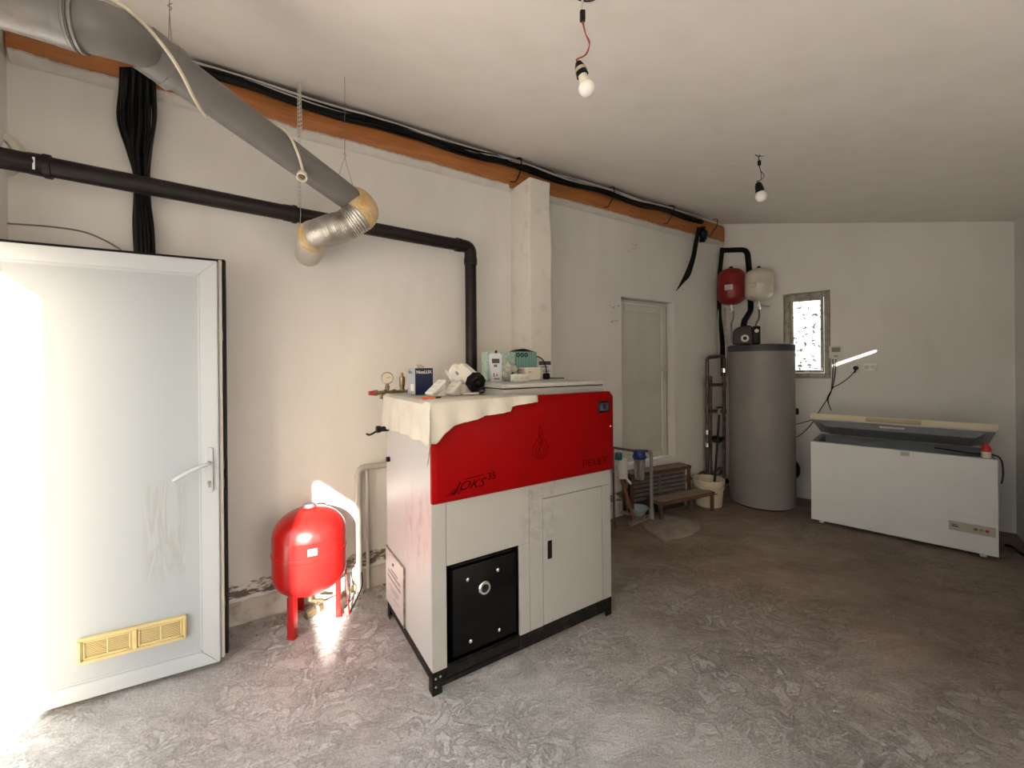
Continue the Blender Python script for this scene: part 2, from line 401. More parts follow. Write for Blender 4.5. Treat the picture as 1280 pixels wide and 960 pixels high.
# flaked plaster lip that laps over the lower edge of the beam
M_lip = mat('plaster_lip', (0.72, 0.69, 0.64), 0.95, col2=(0.66, 0.62, 0.57), scale=6, bump=.4, bscale=50)
t = bmesh.new(); prev = None; N_ = 500
for k in range(N_+1):
    x = 0.02 + (Lfull-0.08)*k/N_
    if D2 and False: pass
    top = 3.180 - 0.02*(x/6.3) + 0.010*noise.fractal(Vector((x*4, 1.7, 0)), 0.8, 2.1, 5) + 0.008*noise.noise(Vector((x*55, 0, 2)))
    if 2.95 < x < 3.35: top -= 0.035
    ring = [t.verts.new((x, 0.001, 3.155-.02*(x/6.3)+.006*noise.noise(Vector((x*7, 2, 0))))), t.verts.new((x, -.03, 3.163-.02*(x/6.3))), t.verts.new((x, -BEAM_T*.8, 3.174-.02*(x/6.3)+.006*noise.noise(Vector((x*12, 9, 0))))), t.verts.new((x, -BEAM_T-.014, top+.008)), t.verts.new((x, -BEAM_T-.004, top+.024))]
    if prev:
        for i in range(4): t.faces.new((prev[i], prev[i+1], ring[i+1], ring[i]))
    prev = ring
mb = MB(); mb.add(t); o = mb.build('plaster_edge', M_lip, rb, angle=80)

# pillar in front of the left wall
pp = LW.copy(); pil = empty('wall_pillar', pp, LROT, kind='structure')
M_pil = mat('pillar_plaster', (0.76, 0.73, 0.66), 0.9, col2=(0.60, 0.56, 0.49), scale=7, lo=.55, hi=.75, bump=.5, bscale=12)
t = bmesh.new(); bmesh.ops.create_grid(t, x_segments=1, y_segments=1, size=1); t.clear()
prev = None
for k in range(41):
    z = 3.165*k/40; d = 0.012*noise.noise(Vector((0, z*2.2, 1))); e = 0.010*noise.noise(Vector((4, z*2.5, 1)))
    ring = [t.verts.new((x, y, z)) for x, y in ((0.00+d, 0.0), (0.0+d, -0.296+e), (0.005+d, -0.30+e), (0.212+e, -0.30+d), (0.217+e, -0.296+d), (0.217+e, 0.0))]
    if prev:
        for i in range(6): t.faces.new((prev[i], prev[(i+1) % 6], ring[(i+1) % 6], ring[i]))
    prev = ring
t.faces.new(prev); bmesh.ops.recalc_face_normals(t, faces=t.faces)
mb = MB(); mb.add(t); mb.build('shaft', M_pil, pil, angle=28)

# low rough plinth at the foot of the left wall
M_plinth = mat('plinth_render', (0.58, 0.53, 0.48), 0.95, col2=(0.30, 0.25, 0.21), scale=9, lo=.5, hi=.72, bump=.8, bscale=20)
t = bmesh.new(); prev = None; N_ = 260
for k in range(N_+1):
    x = 0.01+(Lfull-0.02)*k/N_; nz = noise.fractal(Vector((x*5, 0, 7)), .7, 2, 4); ny = noise.fractal(Vector((x*4, 3, 7)), .7, 2, 4)
    ring = [t.verts.new((x, 0, 0.135+.02*nz)), t.verts.new((x, -.018-.006*ny, .12+.018*nz)), t.verts.new((x, -.03-.01*ny, .0)), t.verts.new((x, 0, 0))]
    if prev:
        for i in range(3): t.faces.new((prev[i], prev[i+1], ring[i+1], ring[i]))
    prev = ring
bmesh.ops.recalc_face_normals(t, faces=t.faces); bmesh.ops.translate(t, vec=(0, 0, 0), verts=t.verts)
mb = MB(); mb.add(t); o = mb.build('baseboard_left', M_plinth, kind='structure', angle=60); o.location = C0; o.rotation_euler.z = LROT
o.location += Vector((0, 0, 0))

# ------------------------------------------------------------------ small window in the back wall
wroot = empty('window_1', C1 + BD*W1[0] + Vector((0, 0, W1[2])), BROT, kind='structure')   # local: x along wall, +y outward
ww, wh = W1[1]-W1[0], W1[3]-W1[2]; rec = 0.075; fw = 0.062
M_frame = mat('dirty_window_frame', (0.42, 0.39, 0.31), 0.55, col2=(0.20, 0.17, 0.12), scale=14, lo=.45, hi=.7)
mb = MB()
for a in ((0.004, fw, 0.004, wh-.004), (ww-fw, ww-.004, 0.004, wh-.004), (fw, ww-fw, 0.004, fw*1.0), (fw, ww-fw, wh-fw, wh-.004)):
    mb.box(a[0], a[1], rec, rec+.06, a[2], a[3], .006)
mb.build('window_frame', M_frame, wroot)
mb = MB(); g = fw+.003; sw = .03
for a in ((g, g+sw, g, wh-g), (ww-g-sw, ww-g, g, wh-g), (g+sw, ww-g-sw, g, g+sw), (g+sw, ww-g-sw, wh-g-sw, wh-g)):
    mb.box(a[0], a[1], rec-.012, rec+.035, a[2], a[3], .006)
mb.build('sash', M_frame, wroot)
mg = mat('dirty_glass', (0.9, 0.92, 0.93), 0.15); b = bsdf_of(mg); b.inputs['Transmission Weight'].default_value = 1.0; b.inputs['IOR'].default_value = 1.02
nt, ln = nodes_of(mg)
gn = nt.new('ShaderNodeTexCoord'); nz = nt.new('ShaderNodeTexNoise'); nz.inputs['Scale'].default_value = 22; nz.inputs['Detail'].default_value = 5; nz.inputs['Distortion'].default_value = .5
ln.new(gn.outputs['Object'], nz.inputs['Vector']); rr = ramp(nt, [(0.57, (0.92, 0.94, 0.95)), (0.62, (0.10, 0.10, 0.09))]); ln.new(nz.outputs['Fac'], rr.inputs[0]); ln.new(rr.outputs[0], b.inputs['Base Color'])
r3 = ramp(nt, [(0.54, (0.05, 0.05, 0.05)), (0.60, (0.3, 0.3, 0.3))]); ln.new(nz.outputs['Fac'], r3.inputs[0]); ln.new(r3.outputs[0], b.inputs['Roughness'])
mb = MB(); mb.box(g+sw-.004, ww-g-sw+.004, rec+.01, rec+.014, g+sw-.004, wh-g-sw+.004); mb.build('pane', mg, wroot, smooth=False)
mb = MB(); mb.box(ww/2-.03, ww/2+.03, rec-.03, rec-.012, g+.004, g+.022, .004); mb.cyl((ww/2-.015, rec-.035, g+.013), (ww/2-.015, rec-.012, g+.013), .008); mb.build('latch', M_pvc_dull, wroot)
mb = MB(); mb.prism([(-.006, 0.0), (ww+.006, 0.0), (ww+.004, rec), (-.004, rec)], -.003, .006, 0); mb.build('window_sill', M_plinth, wroot)

# ------------------------------------------------------------------ closed inner door (left wall)
d2 = empty('door_2', C0 + LD*D2[0] + Vector((0, 0, D2[2])), LROT, kind='structure')
dw, dh = D2[1]-D2[0], D2[3]-D2[2]; q = 0.085
mb = MB()
for a in ((0.003, .035, 0.003, dh-.003), (dw-.035, dw-.003, 0.003, dh-.003), (.035, dw-.035, dh-.045, dh-.003)):
    mb.box(a[0], a[1], q, q+.07, a[2], a[3], .005)
mb.build('door_frame', M_pvc_dull, d2)
mb = MB(); fr = .085; x0, x1, z0, z1 = .042, dw-.042, .012, dh-.052
for a in ((x0, x0+fr, z0, z1), (x1-fr, x1, z0, z1), (x0+fr, x1-fr, z0, z0+fr), (x0+fr, x1-fr, z1-fr, z1)):
    mb.box(a[0], a[1], q-.008, q+.05, a[2], a[3], .007)
mb.build('leaf_frame', M_pvc_dull, d2)
mb = MB(); mb.box(x0+fr-.002, x1-fr+.002, q+.006, q+.035, z0+fr-.002, z1-fr+.002); mb.build('panel', M_pvc_dull, d2, smooth=False)
mb = MB(); mb.box(x1+.0005, x1+.006, q-.004, q+.03, z0, z1); mb.build('gasket', M_gasket, d2, smooth=False)
mb = MB(); hz = 1.0; hx = x1-.045
mb.box(hx-.014, hx+.014, q-.02, q-.008, hz-.11, hz+.09, .005); mb.build('handle_plate', M_pvc, d2)
mb = MB(); mb.cyl((hx, q-.06, hz+.03), (hx, q-.02, hz+.03), .009); mb.tube([(hx, q-.06, hz+.03), (hx-.06, q-.062, hz+.03), (hx-.13, q-.058, hz+.026)], .009); mb.build('handle', M_pvc, d2)

# ------------------------------------------------------------------ open entrance door
LEAF_A = R(27.8); hinge = Vector((-2.364, 1.785, 0))
d1 = empty('door_1', hinge, LEAF_A, kind='structure')
Lw, Lz0, Lz1 = 0.90, 0.025, 2.175; T0, T1 = 0.0, 0.065      # face towards the room at y=0, back at y=+T
fr = 0.078
M_leafpanel = mat('stained_door_panel', (0.80, 0.80, 0.79), 0.6); bsdf_of(M_leafpanel).inputs['Specular IOR Level'].default_value = 0.25
nt, ln = nodes_of(M_leafpanel); b = bsdf_of(M_leafpanel)
tc = nt.new('ShaderNodeTexCoord'); sep = nt.new('ShaderNodeSeparateXYZ'); ln.new(tc.outputs['Object'], sep.inputs[0])
def mrange(v, a, b2, c=0.0, d=1.0, smooth=True):
    n = nt.new('ShaderNodeMapRange'); n.interpolation_type = 'SMOOTHSTEP' if smooth else 'LINEAR'
    n.inputs[1].default_value = a; n.inputs[2].default_value = b2; n.inputs[3].default_value = c; n.inputs[4].default_value = d
    ln.new(v, n.inputs[0]); return n.outputs[0]
def mmul(*v):
    o = v[0]
    for k in v[1:]:
        n = nt.new('ShaderNodeMath'); n.operation = 'MULTIPLY'; ln.new(o, n.inputs[0]); ln.new(k, n.inputs[1]); o = n.outputs[0]
    return o
X, Z = sep.outputs['X'], sep.outputs['Z']
mask = mmul(mrange(X, .55, .60), mrange(X, .775, .72), mrange(Z, .42, .60), mrange(Z, 1.06, .98))
mp = nt.new('ShaderNodeMapping'); mp.inputs['Scale'].default_value = (26, 1, 3.2); mp.inputs['Rotation'].default_value = (0, R(14), 0); ln.new(tc.outputs['Object'], mp.inputs[0])
nz = nt.new('ShaderNodeTexNoise'); nz.inputs['Scale'].default_value = 1.0; nz.inputs['Detail'].default_value = 4; nz.inputs['Distortion'].default_value = .8; ln.new(mp.outputs[0], nz.inputs['Vector'])
drip = ramp(nt, [(0.42, (0, 0, 0)), (0.53, (1, 1, 1)), (0.60, (.25, .25, .25)), (.8, (.5, .5, .5))]); ln.new(nz.outputs['Fac'], drip.inputs[0])
mk = mmul(mask, drip.outputs[0]); mk2 = mrange(mk, 0, 1, 0, .5, False)
mx = nt.new('ShaderNodeMix'); mx.data_type = 'RGBA'; ln.new(mk2, mx.inputs[0]); mx.inputs[6].default_value = (.38, .415, .44, 1); mx.inputs[7].default_value = (.30, .30, .255, 1)
ln.new(mx.outputs[2], b.inputs['Base Color'])
mb = MB()
def mitre(mb, x0, x1, z0, z1, w, y0, y1):
    c = [(x0, z0), (x1, z0), (x1, z1), (x0, z1)]; i = [(x0+w, z0+w), (x1-w, z0+w), (x1-w, z1-w), (x0+w, z1-w)]
    for k in range(4):
        j = (k+1) % 4; t = bmesh.new()
        pts = [c[k], c[j], i[j], i[k]]
        vs = [t.verts.new((p[0], y, p[1])) for y in (y0, y1) for p in pts]
        for f in ((0, 1, 2, 3), (7, 6, 5, 4), (0, 4, 5, 1), (1, 5, 6, 2), (2, 6, 7, 3), (3, 7, 4, 0)): t.faces.new([vs[q_] for q_ in f])
        bmesh.ops.recalc_face_normals(t, faces=t.faces); bmesh.ops.bevel(t, geom=t.edges[:], offset=.0035, segments=2, affect='EDGES'); mb.add(t)
mitre(mb, 0, Lw-.012, Lz0, Lz1, fr, 0, T1); mb.build('leaf_frame', M_pvc, d1)
mb = MB(); mitre(mb, fr-.002, Lw-.012-fr+.002, Lz0+fr-.002, Lz1-fr+.002, .012, .006, .03); mb.build('glazing_bead', M_pvc, d1)
mb = MB(); mb.box(fr-.004, Lw-.008-fr, .012, .04, Lz0+fr-.004, Lz1-fr+.004); mb.build('panel', M_leafpanel, d1, smooth=False)
mb = MB(); mb.box(Lw-.0115, Lw+.004, .022, T1+.004, Lz0+.004, Lz1+.012, .003); mb.build('edge_channel', M_pvc_dull, d1)
mb = MB(); mb.box(Lw+.0045, Lw+.018, .036, T1+.012, Lz0+.012, Lz1+.02, .003); mb.box(0.02, Lw+.018, .04, T1+.012, Lz1+.006, Lz1+.02, .003); mb.build('gasket', M_gasket, d1)
mb = MB()
for z in (.30, .95, 1.05, 1.75): mb.box(Lw+.002, Lw+.0075, .026, .036, z, z+.05, .001)
mb.build('lock_bolt', M_steel, d1)
hx = Lw-.052
mb = MB(); t = bmesh.new()
pts = []
for k in range(12): a = math.pi*k/11; pts.append((hx+.016*math.cos(a), 1.165+.016*math.sin(a)))
for k in range(12): a = math.pi+math.pi*k/11; pts.append((hx+.016*math.cos(a), .955+.016*math.sin(a)))
mb.prism([(p[0], -p[1]) for p in pts], 0, .010, .002, Matrix.Rotation(R(90), 4, 'X') @ Matrix.Scale(-1, 4, (0, 1, 0)) if False else Matrix(((1, 0, 0, 0), (0, 0, -1, 0), (0, -1, 0, 0), (0, 0, 0, 1))))
bmesh.ops.recalc_face_normals(mb.bm, faces=mb.bm.faces)
mb.build('handle_plate', M_pvc, d1)
mb = MB(); mb.cyl((hx, -.008, 1.10), (hx, -.055, 1.10), .010); mb.tube(catmull([Vector(p) for p in ((hx, -.055, 1.10), (hx-.03, -.066, 1.092), (hx-.08, -.068, 1.07), (hx-.14, -.064, 1.035))], 5), .0105, 12); mb.build('handle', M_pvc, d1)
mb = MB(); mb.cyl((hx, -.009, .995), (hx, -.016, .995), .0085); mb.box(hx-.0045, hx+.0045, -.015, -.009, .968, .992, .001); mb.build('lock_cylinder', M_steel, d1)
# yellowed ventilation grille
M_yel = mat('yellowed_plastic', (0.66, 0.54, 0.27), 0.4, col2=(0.58, 0.46, 0.22), scale=8)
M_yeld = mat('grille_brown', (0.30, 0.22, 0.12), 0.8)
gx0, gx1, gz0, gz1 = .335, .745, .20, .32
mb = MB(); mitre(mb, gx0, gx1, gz0, gz1, .014, -.012, .012); 
mb.box((gx0+gx1)/2-.010, (gx0+gx1)/2+.010, -.011, .010, gz0+.012, gz1-.012, .002)
mb.build('grille_frame', M_yel, d1)
mb = MB(); mb.box(gx0+.01, gx1-.01, .004, .0115, gz0+.01, gz1-.01); mb.build('grille_back', M_yeld, d1, smooth=False)  # plain brown plate behind the slats
for c in (0, 1):
    a0 = gx0+.014 if c == 0 else (gx0+gx1)/2+.010; a1 = (gx0+gx1)/2-.010 if c == 0 else gx1-.014
    mb = MB(); mitre(mb, a0+.001, a1-.001, gz0+.0145, gz1-.0145, .012, -.007, .006); mb.build('grille_insert', M_yel, d1)
    ms = MB(); ms.box(a0+.014, (a0+a1)/2-.003, -.0035, .003, -.0016, .0016, M=Matrix.Rotation(R(0), 4, 'X')); ms.box((a0+a1)/2+.003, a1-.014, -.0035, .003, -.0016, .0016)
    o = ms.build('grille_slat', M_yel, d1, smooth=False); o.location.z = gz0+.033; me = o.data
    k = 1; z = gz0+.033+.0062
    while z < gz1-.030:
        c2 = o.copy(); COL.objects.link(c2); c2.location.z = z; z += .0062
    mb = MB(); mb.box((a0+a1)/2-.003, (a0+a1)/2+.003, -.005, .004, gz0+.027, gz1-.027); mb.build('grille_bar', M_yel, d1, smooth=False)

# ------------------------------------------------------------------ pellet boiler
BO = Vector((-0.397, 1.980, 0)); BA = R(32.5); BU = Vector((math.cos(BA), math.sin(BA), 0)); BV = Vector((-math.sin(BA), math.cos(BA), 0))
def boil(a, b, z): return BO + BU*a + BV*b + Vector((0, 0, z))
def boil_a(px, b):      # along-front coordinate of the point of depth b that lies under a pixel column
    k = (px-CX)/F; P = BO + BV*b
    return (k*P.y - P.x)/(BU.x - k*BU.y)
bo = empty('pellet_boiler', BO, BA, 'large grey steel pellet boiler with a red upper front panel and black ash door', 'boiler')
M_grey = mat('grey_enamel', (0.38, 0.37, 0.345), 0.42, col2=(0.35, 0.34, 0.315), scale=3, lo=.4, hi=.75)
M_side = mat('mottled_side_panel', (0.50, 0.495, 0.48), 0.4)
nt, ln = nodes_of(M_side); b = bsdf_of(M_side)
tc = nt.new('ShaderNodeTexCoord'); mp = nt.new('ShaderNodeMapping'); mp.inputs['Scale'].default_value = (1, 2.2, 1); mp.inputs['Rotation'].default_value = (R(-25), 0, 0); ln.new(tc.outputs['Object'], mp.inputs[0])
sep = nt.new('ShaderNodeSeparateXYZ'); ln.new(tc.outputs['Object'], sep.inputs[0])
nz = nt.new('ShaderNodeTexNoise'); nz.inputs['Scale'].default_value = 7; nz.inputs['Detail'].default_value = 7; nz.inputs['Roughness'].default_value = .7; ln.new(mp.outputs[0], nz.inputs['Vector'])
r1 = ramp(nt, [(.5, (0, 0, 0)), (.7, (1, 1, 1))]); ln.new(nz.outputs['Fac'], r1.inputs[0])
mk = mmul(mrange(sep.outputs['Z'], .45, .65), mrange(sep.outputs['Z'], 1.05, .85), mrange(sep.outputs['Y'], .5, .3), r1.outputs[0])  # reddish-brown mottling on the front half, at mid height
mx = nt.new('ShaderNodeMix'); mx.data_type = 'RGBA'; ln.new(mrange(mk, 0, 1, 0, .7, False), mx.inputs[0]); mx.inputs[6].default_value = (.46, .455, .445, 1); mx.inputs[7].default_value = (.25, .17, .165, 1); ln.new(mx.outputs[2], b.inputs['Base Color'])
M_front = mat('sooty_front_panel', (0.60, 0.585, 0.55), 0.38)
nt, ln = nodes_of(M_front); b = bsdf_of(M_front)
tc = nt.new('ShaderNodeTexCoord'); sep = nt.new('ShaderNodeSeparateXYZ'); ln.new(tc.outputs['Object'], sep.inputs[0])
nz = nt.new('ShaderNodeTexNoise'); nz.inputs['Scale'].default_value = 14; nz.inputs['Detail'].default_value = 8; nz.inputs['Roughness'].default_value = .75; ln.new(tc.outputs['Object'], nz.inputs['Vector'])
r1 = ramp(nt, [(.45, (0, 0, 0)), (.68, (1, 1, 1))]); ln.new(nz.outputs['Fac'], r1.inputs[0])
mk = mmul(mrange(sep.outputs['X'], .50, .55), mrange(sep.outputs['X'], .85, .72), mrange(sep.outputs['Z'], .35, .7), r1.outputs[0])
mx = nt.new('ShaderNodeMix'); mx.data_type = 'RGBA'; ln.new(mrange(mk, 0, 1, 0, .6, False), mx.inputs[0]); mx.inputs[6].default_value = (.38, .37, .345, 1); mx.inputs[7].default_value = (.18, .17, .165, 1); ln.new(mx.outputs[2], b.inputs['Base Color'])

BW, BDp = 1.212, 0.774; ZB = 0.113
mb = MB(); mb.box(.006, BW-.006, .006, BDp-.006, .05, .112)
M_baseb = mat('black_base', (0.008, 0.007, 0.006), .6, col2=(.035, .03, .026), scale=22, lo=.5, hi=.75); bsdf_of(M_baseb).inputs['Specular IOR Level'].default_value = 0.2
# base: angle-iron frame with four feet
mb = MB()
mb.box(0.004, BW-.004, .016, .028, .018, ZB-.003, .002); mb.box(.006, .016, .028, BDp-.03, .05, ZB-.003); mb.box(0, .004, .0, BDp, .078, ZB-.002); mb.box(0, BW, BDp-.03, BDp-.002, .05, ZB-.003); mb.box(BW-.004, BW, 0, BDp, .078, ZB-.002)
mb.box(.004, BW-.004, .0, .004, .095, ZB-.002)
mb.build('base_frame', M_baseb, bo, smooth=False)
for (x, y) in ((0, 0), (BW-.05, 0), (0, BDp-.05), (BW-.05, BDp-.05)):
    mb = MB(); yy = y if y == 0 else y+.046; xx = x if x == 0 else x+.046
    mb.box(x, x+.05, yy, yy+.004, 0, ZB-.004); mb.box(xx, xx+.004, y, y+.05, 0, ZB-.004)
    mb.build('foot', M_baseb, bo, smooth=False)
for p in ((.014, .085), (.038, .088), (.014, .045)): mb = MB(); mb.cyl((p[0], -.0002, p[1]), (p[0], -.006, p[1]), .006, seg=8); mb.build('foot_bolt', M_chrome, bo)
# left side panel, right side, back, top of the left half, hopper
def plate(name, box, m, bev=.0025, **k):
    mb = MB(); mb.box(*box, bev); return mb.build(name, m, bo, **k)
plate('side_panel', (0, .012, 0, BDp, ZB, 1.405), M_side)
plate('side_panel', (BW-.012, BW, 0, BDp, ZB, 1.425), M_grey)
plate('back_panel', (.012, BW-.012, BDp-.012, BDp, ZB, 1.40), M_grey)
plate('top_panel', (.0, .43, -.0, BDp, 1.405, 1.418), M_grey)
plate('service_plate', (-.010, -.0005, .413, BDp-.004, ZB+.004, .452), M_side, .002)
mb = MB(); mb.box(-.0125, -.001, .405, .414, ZB+.004, .46); mb.box(-.0125, -.001, .414, BDp-.002, .4525, .459); mb.build('plate_edge', M_steel, bo, smooth=False)
# printed notice on the plate (unreadable small print)
mb = MB(); random.seed(3)
for r_, (z, h_, y0, y1) in enumerate(((.345, .012, .52, .66), (.318, .018, .47, .72), (.285, .016, .46, .73), (.245, .006, .50, .70), (.225, .006, .52, .66), (.19, .005, .50, .6))):
    y = y0
    while y < y1:
        w = random.uniform(.006, .02); mb.box(-.0112, -.0102, y, min(y+w, y1), z, z+h_*random.uniform(.7, 1)); y += w+random.uniform(.003, .007)
mb.build('printed_notice', mat('grey_print', (.25, .24, .23), .6), bo, smooth=False, kind='stuff')
mb = MB(); mb.lathe([(0, 0), (.009, 0), (.009, .003), (0, .003)], 12, Matrix.Translation((-.0101, .61, .395)) @ Matrix.Rotation(R(-90), 4, 'Y')); mb.build('keyhole', M_black, bo)
# front: frame strips around the ash opening, centre strips and the access door
ox0, ox1, oz1 = .078, .507, .612
plate('front_strip', (.0, ox0-.0015, -.002, .012, ZB, .955), M_grey)
plate('front_panel', (ox0, .574, -.002, .012, oz1, .955), M_front)
plate('front_strip', (ox1, .5745, -.0025, .012, ZB, oz1-.001), M_front)
plate('front_strip', (.576, .668, -.002, .012, ZB, .955), M_front)
plate('front_panel', (.6695, BW, -.002, .012, .838, .955), M_front)
plate('front_strip', (1.137, BW, -.002, .012, ZB, .8365), M_grey)
mb = MB(); mb.box(.6705, 1.134, -.003, .010, ZB+.002, .8345, .003); dr = mb.build('access_door', M_front, bo)
mb = MB(); mb.box(.700, .732, -.0045, -.0028, .485, .59, .001); mb.build('recess_pull', M_black, dr)
mb = MB(); mb.box(.668, 1.137, .0105, .014, ZB, .838); mb.build('door_gap_liner', M_black, bo, smooth=False)
# ash-door recess
M_ash = mat('matt_black_steel', (0.0035, 0.0033, 0.0032), .42, col2=(.007, .0065, .006), scale=10); bsdf_of(M_ash).inputs['Specular IOR Level'].default_value = 0.12
mb = MB(); mb.box(ox0, ox1, .09, .095, .05, oz1); mb.box(ox0-.001, ox0+.003, .012, .09, .05, oz1); mb.box(ox1-.003, ox1+.001, .012, .09, .05, oz1); mb.box(ox0, ox1, .012, .09, oz1-.003, oz1+.001); mb.box(ox0, ox1, .012, .09, .045, .05)
mb.build('recess', M_ash, bo, smooth=False)
mb = MB(); mb.box(ox0+.035, ox1-.012, .010, .085, .135, oz1-.035, .008, seg=2); ad = mb.build('ash_door', M_ash, bo)
mb = MB(); mb.box(ox0+.03, ox1-.03, .02, .08, oz1-.03, oz1-.012, .004); mb.build('hinge_bar', M_ash, ad)
for p in ((.196, .509), (.374, .51), (.209, .19), (.38, .188)):
    mb = MB(); mb.lathe([(0, 0), (.011, 0), (.010, .006), (.005, .009), (0, .009)], 10, Matrix.Translation((p[0], .0105, p[1])) @ Matrix.Rotation(R(90), 4, 'X')); mb.build('bolt', M_chrome, ad)
mb = MB(); mb.lathe([(.019, 0), (.036, 0), (.036, .008), (.031, .014), (.022, .014), (.019, .006), (.019, 0)], 24, Matrix.Translation((.292, .0105, .44)) @ Matrix.Rotation(R(90), 4, 'X')); mb.build('sight_glass_ring', M_chrome, ad)
mb = MB(); mb.lathe([(0, .003), (.0195, .003), (.0195, 0), (0, 0)], 20, Matrix.Translation((.292, .0102, .44)) @ Matrix.Rotation(R(90), 4, 'X')); mb.build('sight_glass', M_black, ad)
# red panel with folded edges
M_redp = mat('red_panel_enamel', (0.25, 0.0015, 0.002), 0.40, col2=(0.22, 0.003, 0.003), scale=6, lo=.45, hi=.75, stretch=(1, 1, .25)); bsdf_of(M_redp).inputs['Specular IOR Level'].default_value = 0.05
def chamfered(x0, x1, z0, z1, y0, y1, ch):
    t = bmesh.new()
    out = [(x0, z0+.004), (x0+.004, z0), (x1-ch*.35, z0), (x1, z0+ch*.35), (x1, z1-ch), (x1-ch, z1), (x0+ch, z1), (x0, z1-ch)]
    cx, cz = (x0+x1)/2, (z0+z1)/2
    inn = [(cx+(x-cx)*(1-.036/(x1-x0)), cz+(z-cz)*(1-.036/(z1-z0))) for x, z in out]
    A = [t.verts.new((x, y1, z)) for x, z in out]; B = [t.verts.new((x, y0+.016, z)) for x, z in out]; C = [t.verts.new((x, y0, z)) for x, z in inn]
    n = len(out)
    for P, Q in ((A, B), (B, C)):
        for k in range(n): t.faces.new((P[k], P[(k+1) % n], Q[(k+1) % n], Q[k]))
    t.faces.new(C); t.faces.new(A[::-1]); bmesh.ops.recalc_face_normals(t, faces=t.faces)
    bmesh.ops.bevel(t, geom=t.edges[:], offset=.0015, segments=1, affect='EDGES'); return t
mb = MB(); mb.add(chamfered(-.004, BW+.004, .935, 1.432, -.040, -.0005, .03)); redp = mb.build('red_front_panel', M_redp, bo, angle=20, label='red upper front panel')
M_eng = mat('engraved_dark_red', (.035, .0, .0), .6); bsdf_of(M_eng).inputs['Specular IOR Level'].default_value = 0.03
mb = MB(); mb.add(text_bm('PELET', .062, .0008, 0, 1.35, -.0012), Matrix.Translation((1.045, -.0402, 1.005)) @ STAND); mb.build('lettering', M_eng, redp, smooth=False)
mb = MB(); mb.add(text_bm('JOKS', .062, .0008, .5, 1.2, .0), Matrix.Translation((.185, -.0402, 1.005)) @ STAND)
mb.add(text_bm('35', .05, .0008, 0, 1.0, .0), Matrix.Translation((.315, -.0402, 1.03)) @ STAND)
for k in range(4): mb.prism([(.06+.012*k, .972+.0075*k), (.135+.004*k, .972+.0075*k), (.138+.004*k, .9745+.0075*k), (.064+.012*k, .9745+.0075*k)], 0, .0012, M=Matrix(((1, 0, 0, 0), (0, 0, -1, -.0395), (0, 1, 0, 0), (0, 0, 0, 1))))
mb.prism([(.16, 1.035), (.27, 1.045), (.27, 1.0475), (.16, 1.0385)], 0, .0012, M=Matrix(((1, 0, 0, 0), (0, 0, -1, -.0395), (0, 1, 0, 0), (0, 0, 0, 1))))
mb.build('lettering', M_eng, redp, smooth=False)
# flame outline
mb = MB()
def flame(sc, cx, cz, off=0):
    P = [(0, -.5), (-.24, -.42), (-.30, -.18), (-.16, .05), (-.06, .28), (-.05, .5), (.06, .3), (.12, .08), (.20, .0), (.28, -.2), (.20, -.42), (0, -.5)]
    return catmull([Vector((cx+p[0]*sc+off, -.0405, cz+p[1]*sc)) for p in P], 4)
for sc, dz in ((.185, 0), (.125, -.02), (.075, -.035)): mb.tube(flame(sc, .632, 1.17+dz), .0013, 5, cap=False)
mb.tube([Vector((.632, -.0405, 1.10)), Vector((.622, -.0405, 1.14)), Vector((.636, -.0405, 1.18)), Vector((.628, -.0405, 1.22))], .0012, 5, smooth=4)
mb.build('flame_emblem', M_eng, redp)
mb = MB(); mb.box(1.068, 1.165, -.047, -.039, 1.305, 1.375, .004); dsp = mb.build('display_bezel', M_black, redp)
mb = MB(); mb.box(1.080, 1.153, -.0485, -.0468, 1.318, 1.363); mb.build('screen', mat('lcd_glass', (.05, .07, .075), .15), dsp, smooth=False)
mb = MB(); mb.box(1.105, 1.135, -.0492, -.0484, 1.325, 1.356); mb.build('screen_window', mat('lcd_blue', (.015, .015, .05), .2), dsp, smooth=False)
mb = MB(); mb.lathe([(0, 0), (.006, 0), (.004, .003), (0, .004)], 10, Matrix.Translation((1.178, -.0395, 1.213)) @ Matrix.Rotation(R(90), 4, 'X')); mb.build('panel_screw', M_chrome, redp)
# hopper
plate('hopper', (.44, BW-.018, .035, BDp-.005, 1.405, 1.468), M_grey)
mb = MB(); mb.box(.445, BW-.022, .039, BDp-.01, 1.468, 1.474); mb.build('lid_seal', M_black, bo, smooth=False)
M_lid = mat('hopper_lid_enamel', (.50, .49, .46), .35, col2=(.42, .41, .38), scale=6)
plate('hopper_lid', (.432, BW-.012, .030, BDp, 1.474, 1.497), M_lid, .004)
# valve on the left side, near the back
mb = MB(); mb.cyl((-.055, .72, 1.21), (0, .72, 1.21), .016); mb.cyl((-.075, .72, 1.21), (-.05, .72, 1.21), .022, seg=8); mb.tube([(-.065, .72, 1.21), (-.07, .76, 1.19), (-.09, .82, 1.165), (-.10, .86, 1.165)], .007, 8, smooth=3); mb.build('valve', M_black, bo)
mb = MB(); mb.cyl((-.02, .70, 1.02), (0, .70, 1.02), .016); mb.build('plug', M_black, bo)

